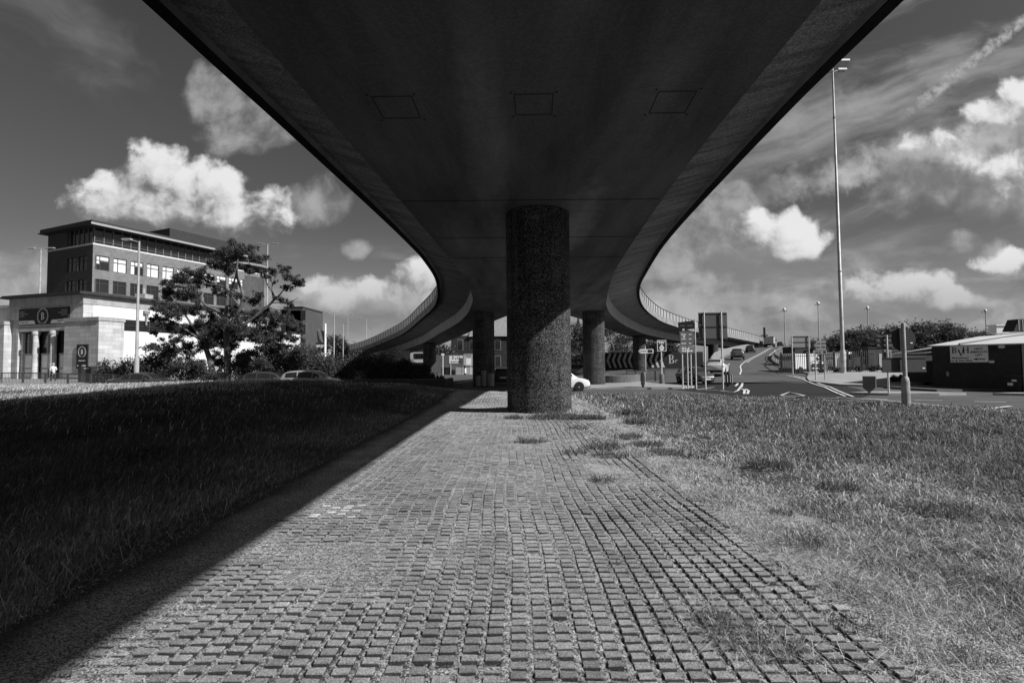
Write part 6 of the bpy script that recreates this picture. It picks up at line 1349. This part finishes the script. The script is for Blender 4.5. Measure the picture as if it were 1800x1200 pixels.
cabin('dark long shed behind the backs of the board signs', 1527, 1600, 56, 612, mat('dark_store', .05, .8, .2, 1))
cabin('dark open fronted shed behind the wide sign back', 1398, 1424, 66, 611, mat('dark_store', .05, .8, .2, 1), False)
for i, (px, Y, w, h, lab) in enumerate(((1520, 51.5, 6.5, .9, 'low dark bramble patch at the palisade fence foot, right of the tall mast'), (1468, 52, 4.0, .6, 'low weeds at the fence foot left of the tall mast'), (1600, 40.5, 4.5, .8, 'low dark planting left of the depot wall'))):
    shrub(lab, on(px, Y), w, 1.6, h, 400+i, 2600, .09)
for i, (px, w) in enumerate(((1612, 1.9), (1634, 1.5))):
    e = thing('kerb_block', ('longer low concrete block left of the depot wall', 'shorter low concrete block at the corner of the depot wall')[i], 'block', on(px, 37.4)); MB().box(-w/2, w/2, -.25, .25, -.1, .38).build('block', mat('block_concrete', .13, .9, .25, 2), e, bevel=.03)
# curved safety barrier where the pavement meets the ramp
sb = thing('safety_barrier', 'curved safety barrier with a pale top rail at the right foot of the slip road', 'barrier', (0, 0, 0))
bp = [(ramp_x(92, 1.0)+.5, 92, ramp_z(92)), (ramp_x(80, 1.0)+.4, 80, ramp_z(80)), (ramp_x(70, 1.0)+.4, 70, ramp_z(70)), (ramp_x(62, 1.0)+.5, 62, ramp_z(62)), (33.4, 57.5, .35), (34.2, 56, .3)]
cp = [tuple(p) for p in catmull(bp, 6)]; mb = MB()
for dz, r in ((.75, .13), (.52, .10)): mb.tube([(p[0], p[1], p[2]+dz) for p in cp], r, 6)
mb.build('beam', mat('barrier_beam', .10, .6, .25, 2), sb); mb = MB(); mb.tube([(p[0], p[1], p[2]+1.12) for p in cp], .05, 6); mb.build('top_rail', M_paleP, sb)
for p in cp[::3]: MB().box(p[0]+.1, p[0]+.22, p[1]-.06, p[1]+.06, p[2]-1.2, p[2]+1.12).build('post', M_steel, sb)
# near the columns
for i, (px, py, w, h, lab) in enumerate(((841.5, 654, .52, .92, 'squat metal drum at the foot of the left second column, leftmost of three'), (850.5, 644, .42, 1.35, 'tall metal drum standing upright between two squat ones at the left second column'), (862, 649, .66, 1.1, 'widest metal drum at the foot of the left second column, rightmost of three'))):
    e = thing('metal_drum', lab, 'drum', on(px, 45.3-.15*(i == 1), .14)); pr = []; rr = w/2
    for k in range(5): z = h*k/4; pr += [(rr*1.05, z), (rr*1.05, z+.03), (rr, z+.05), (rr, z+h/4-.03)] if k < 4 else [(rr*1.05, h-.02), (rr*1.05, h), (rr*.95, h), (rr*.94, h-.03)]
    MB().lathe(pr, 24).build('body', mat('drum_metal', .22, .55, .35, 3, streak=.3), e, True); MB().lathe([(.05, h-.028), (.05, h+.02)], 10, (rr*.5, 0, 0)).build('bung', M_trim, e)
Yl = 84; e = thing('hire_board', 'white BVH board above a low wall beyond the left columns', 'sign', (xat(790, Yl), Yl, 0)); x1 = xat(813.5, Yl)-xat(790, Yl); z0, z1 = at(800, 638.3, Yl).z, at(800, 625.2, Yl).z
MB().box(0, x1, -.06, 0, z0, z1).build('board', M_swhite, e); mb = MB(); h = (z1-z0)*.42; serif(mb, 'B', .42, z0+.50*(z1-z0), h, -.06, .01); serif(mb, 'V', .88, z0+.40*(z1-z0), h*.9, -.06, .01); serif(mb, 'H', 1.30, z0+.50*(z1-z0), h, -.06, .01); mb.build('large_letters', M_sblack, e); mb = MB(); bars(mb, .25, x1-.25, z0+.14, .18, -.06, 6, 2); mb.build('lettering', M_sblack, e)
for x in (.2, x1-.2): post(MB(), x, .06, -.5, z1, .05).build('post', M_paleP, e)
e = thing('notice_board', 'white notice board with a bright poster on two legs beyond the left second column', 'sign', (xat(815.5, Yl), Yl-.4, 0)); x1 = xat(831, Yl)-xat(815.5, Yl); z0, z1 = at(822, 643, Yl).z, at(822, 622, Yl).z
MB().box(0, x1, -.06, 0, z0, z1).build('board', mat('notice_grey', .40, .6, .1, 2), e); MB().box(x1*.28, x1*.82, -.075, -.061, z0+.2, z0+.2+(z1-z0)*.52).build('poster', M_wpaint, e); mb = MB(); bars(mb, .12, x1-.12, z1-.25, .13, -.06, 4, 3); bars(mb, .5, x1-.2, z1-.5, .12, -.06, 1, 4); mb.build('lettering', M_sblack, e)
for x in (.35, x1-.3): post(MB(), x, .05, -.5, z0+.1, .05).build('leg', M_wpaint, e)
e = thing('small_sign', 'small white headed sign on a thin white post left of the hire board', 'sign', on(778.5, Yl)); zt = at(778, 622.5, Yl).z-e.location.z; post(MB(), 0, 0, -.3, zt, .06).build('post', M_wpaint, e); MB().box(-.23, .23, -.06, -.02, zt-.2, zt+.12).build('plate', M_wpaint, e)
e = thing('bollard', 'black and white bollard post directly left of the notice board', 'bollard', on(817.5, Yl-1)); MB().lathe([(.17, -.2), (.17, 1.5), (.1, 1.6)], 14).build('body', M_black, e, True); MB().lathe([(.178, .3), (.178, 1.1)], 14).build('white_band', M_wpaint, e)
e = thing('brick_wall', 'low brick wall running below the hire board beyond the left columns', 'wall', (xat(776, Yl+1), Yl+1, 0)); L = xat(833, Yl+1)-xat(776, Yl+1); g = -.5; MB().box(0, L*.45, 0, .3, g, at(790, 643, Yl).z).build('wall', mat('planter_brick', .16, .9, .25, 2, brick=(3.0, .6)), e); MB().box(L*.45, L, 0, .3, g, at(790, 645.5, Yl).z).build('pale_wall', mat('pale_wall', .34, .9, .2, 2), e)
e = thing('board_fence', 'tall dark board fence behind the small white sign, under the left ramp', 'fence', (xat(766, 92), 92, 0)); L = xat(815, 92)-xat(766, 92); mb = MB()
for k in range(26): x = L*k/26; mb.box(x+.01, x+L/26-.01, 0, .05, -.5, at(790, 624, 92).z+.06*((k*7) % 3))
mb.build('boards', mat('board_wood', .10, .9, .4, 2, 6, stretch=(6, 1, .3)), e)
# dark low wall by the pub pier, with graffiti squiggle on the pale wall
e = thing('low_wall', 'low dark board wall with a thin post in front of the right entrance pier', 'wall', (xat(142, 45), 45, 0)); L = xat(190, 45)-xat(142, 45); g = G(-37, 45); MB().box(0, L, 0, .3, g-.3, at(166, 644, 45).z).build('wall', mat('dark_store', .05, .8, .2, 1), e); MB().box(-.12, .12, -.12, -.003, g-.3, at(142, 641, 45).z).build('post', M_trim, e); q = at(153, 646, 44.9); MB().box(q.x-e.location.x-.35, q.x-e.location.x+.1, -.02, -.003, q.z-.12, q.z).build('plaque', M_grey, e)
mb = MB(); G_ = [(180, 640), (183, 632), (186, 637), (189, 631), (192, 640), (196, 634), (201, 633), (204, 637), (199, 640), (206, 639)]; gp = [onface(pub, a, b, x=3.13) for a, b in G_]; mb.tube([tuple(p) for p in catmull([tuple(p) for p in gp], 4)], .03, 5); mb.build('graffiti', M_black, pub)
# person walking past the pub
pp = thing('person', 'person in a pale jacket and dark trousers walking past the pub entrance', 'person', (xat(94, 46), 46, G(xat(94, 46), 46)), R(65))
def skin(name, pts, edges, rad, m, lv=2):
    me = bpy.data.meshes.new(name); me.from_pydata(pts, edges, []); o = bpy.data.objects.new(name, me); COL.objects.link(o); o.parent = pp
    o.modifiers.new('skin', 'SKIN'); o.modifiers.new('sub', 'SUBSURF').levels = lv; o.modifiers['sub'].render_levels = lv
    for i, r in enumerate(rad): me.skin_vertices[0].data[i].radius = (r, r)
    me.skin_vertices[0].data[0].use_root = True; me.materials.append(m); return o
M_skin = mat('skin', .42, .6, .05, 3); M_jacket = mat('jacket', .50, .8, .12, 4); M_trous = mat('trousers', .03, .9, .1, 4); M_hair = mat('hair', .30, .7, .1, 5)
J = [(0,0,.95),(0,.01,1.15),(0,.0,1.38),(0,.02,1.50),(0,.04,1.58),(0,.05,1.68),(-.10,0,.92),(-.10,.22,.52),(-.10,.12,.10),(-.10,.28,.05),(.10,0,.92),(.10,-.02,.50),(.10,-.28,.16),(.10,-.20,.06),
 (-.17,0,1.40),(-.24,-.02,1.14),(-.14,.20,1.16),(-.10,.28,1.20),(.17,0,1.40),(.24,-.02,1.14),(.14,.20,1.18),(.10,.28,1.22)]
E_ = [(0,1),(1,2),(2,3),(3,4),(4,5),(0,6),(6,7),(7,8),(8,9),(0,10),(10,11),(11,12),(12,13),(2,14),(14,15),(15,16),(16,17),(2,18),(18,19),(19,20),(20,21)]
RD = [.13,.12,.13,.055,.085,.075,.085,.06,.042,.035,.085,.06,.042,.035,.06,.042,.034,.03,.06,.042,.034,.03]
for b, s in ((17, -1), (21, 1)):
    for k in range(5):
        q = J[b]; an = -.5+.25*k; J.append((q[0]+s*.02*(k-2)*.8, q[1]+.05, q[2]+.01*k)); J.append((q[0]+s*.02*(k-2), q[1]+.075+(.01 if 0 < k < 4 else -.02), q[2]-.01+.008*k)); E_ += [(b, len(J)-2), (len(J)-2, len(J)-1)]; RD += [.009, .008]
skin('body', J, E_, RD, M_skin)
skin('jacket', [J[i] for i in (0, 1, 2, 14, 15, 16, 18, 19, 20)]+[(0, 0, .86)], [(0, 1), (1, 2), (2, 3), (3, 4), (4, 5), (2, 6), (6, 7), (7, 8), (0, 9)], [.16, .145, .155, .078, .06, .05, .078, .06, .05, .17], M_jacket)
skin('trousers', [J[i] for i in (0, 6, 7, 8, 10, 11, 12)], [(0, 1), (1, 2), (2, 3), (0, 4), (4, 5), (5, 6)], [.14, .10, .078, .06, .10, .078, .06], M_trous)
MB().sphere((0, .02, 1.68), .112, 14, 1.1).build('hair', M_hair, pp, True)
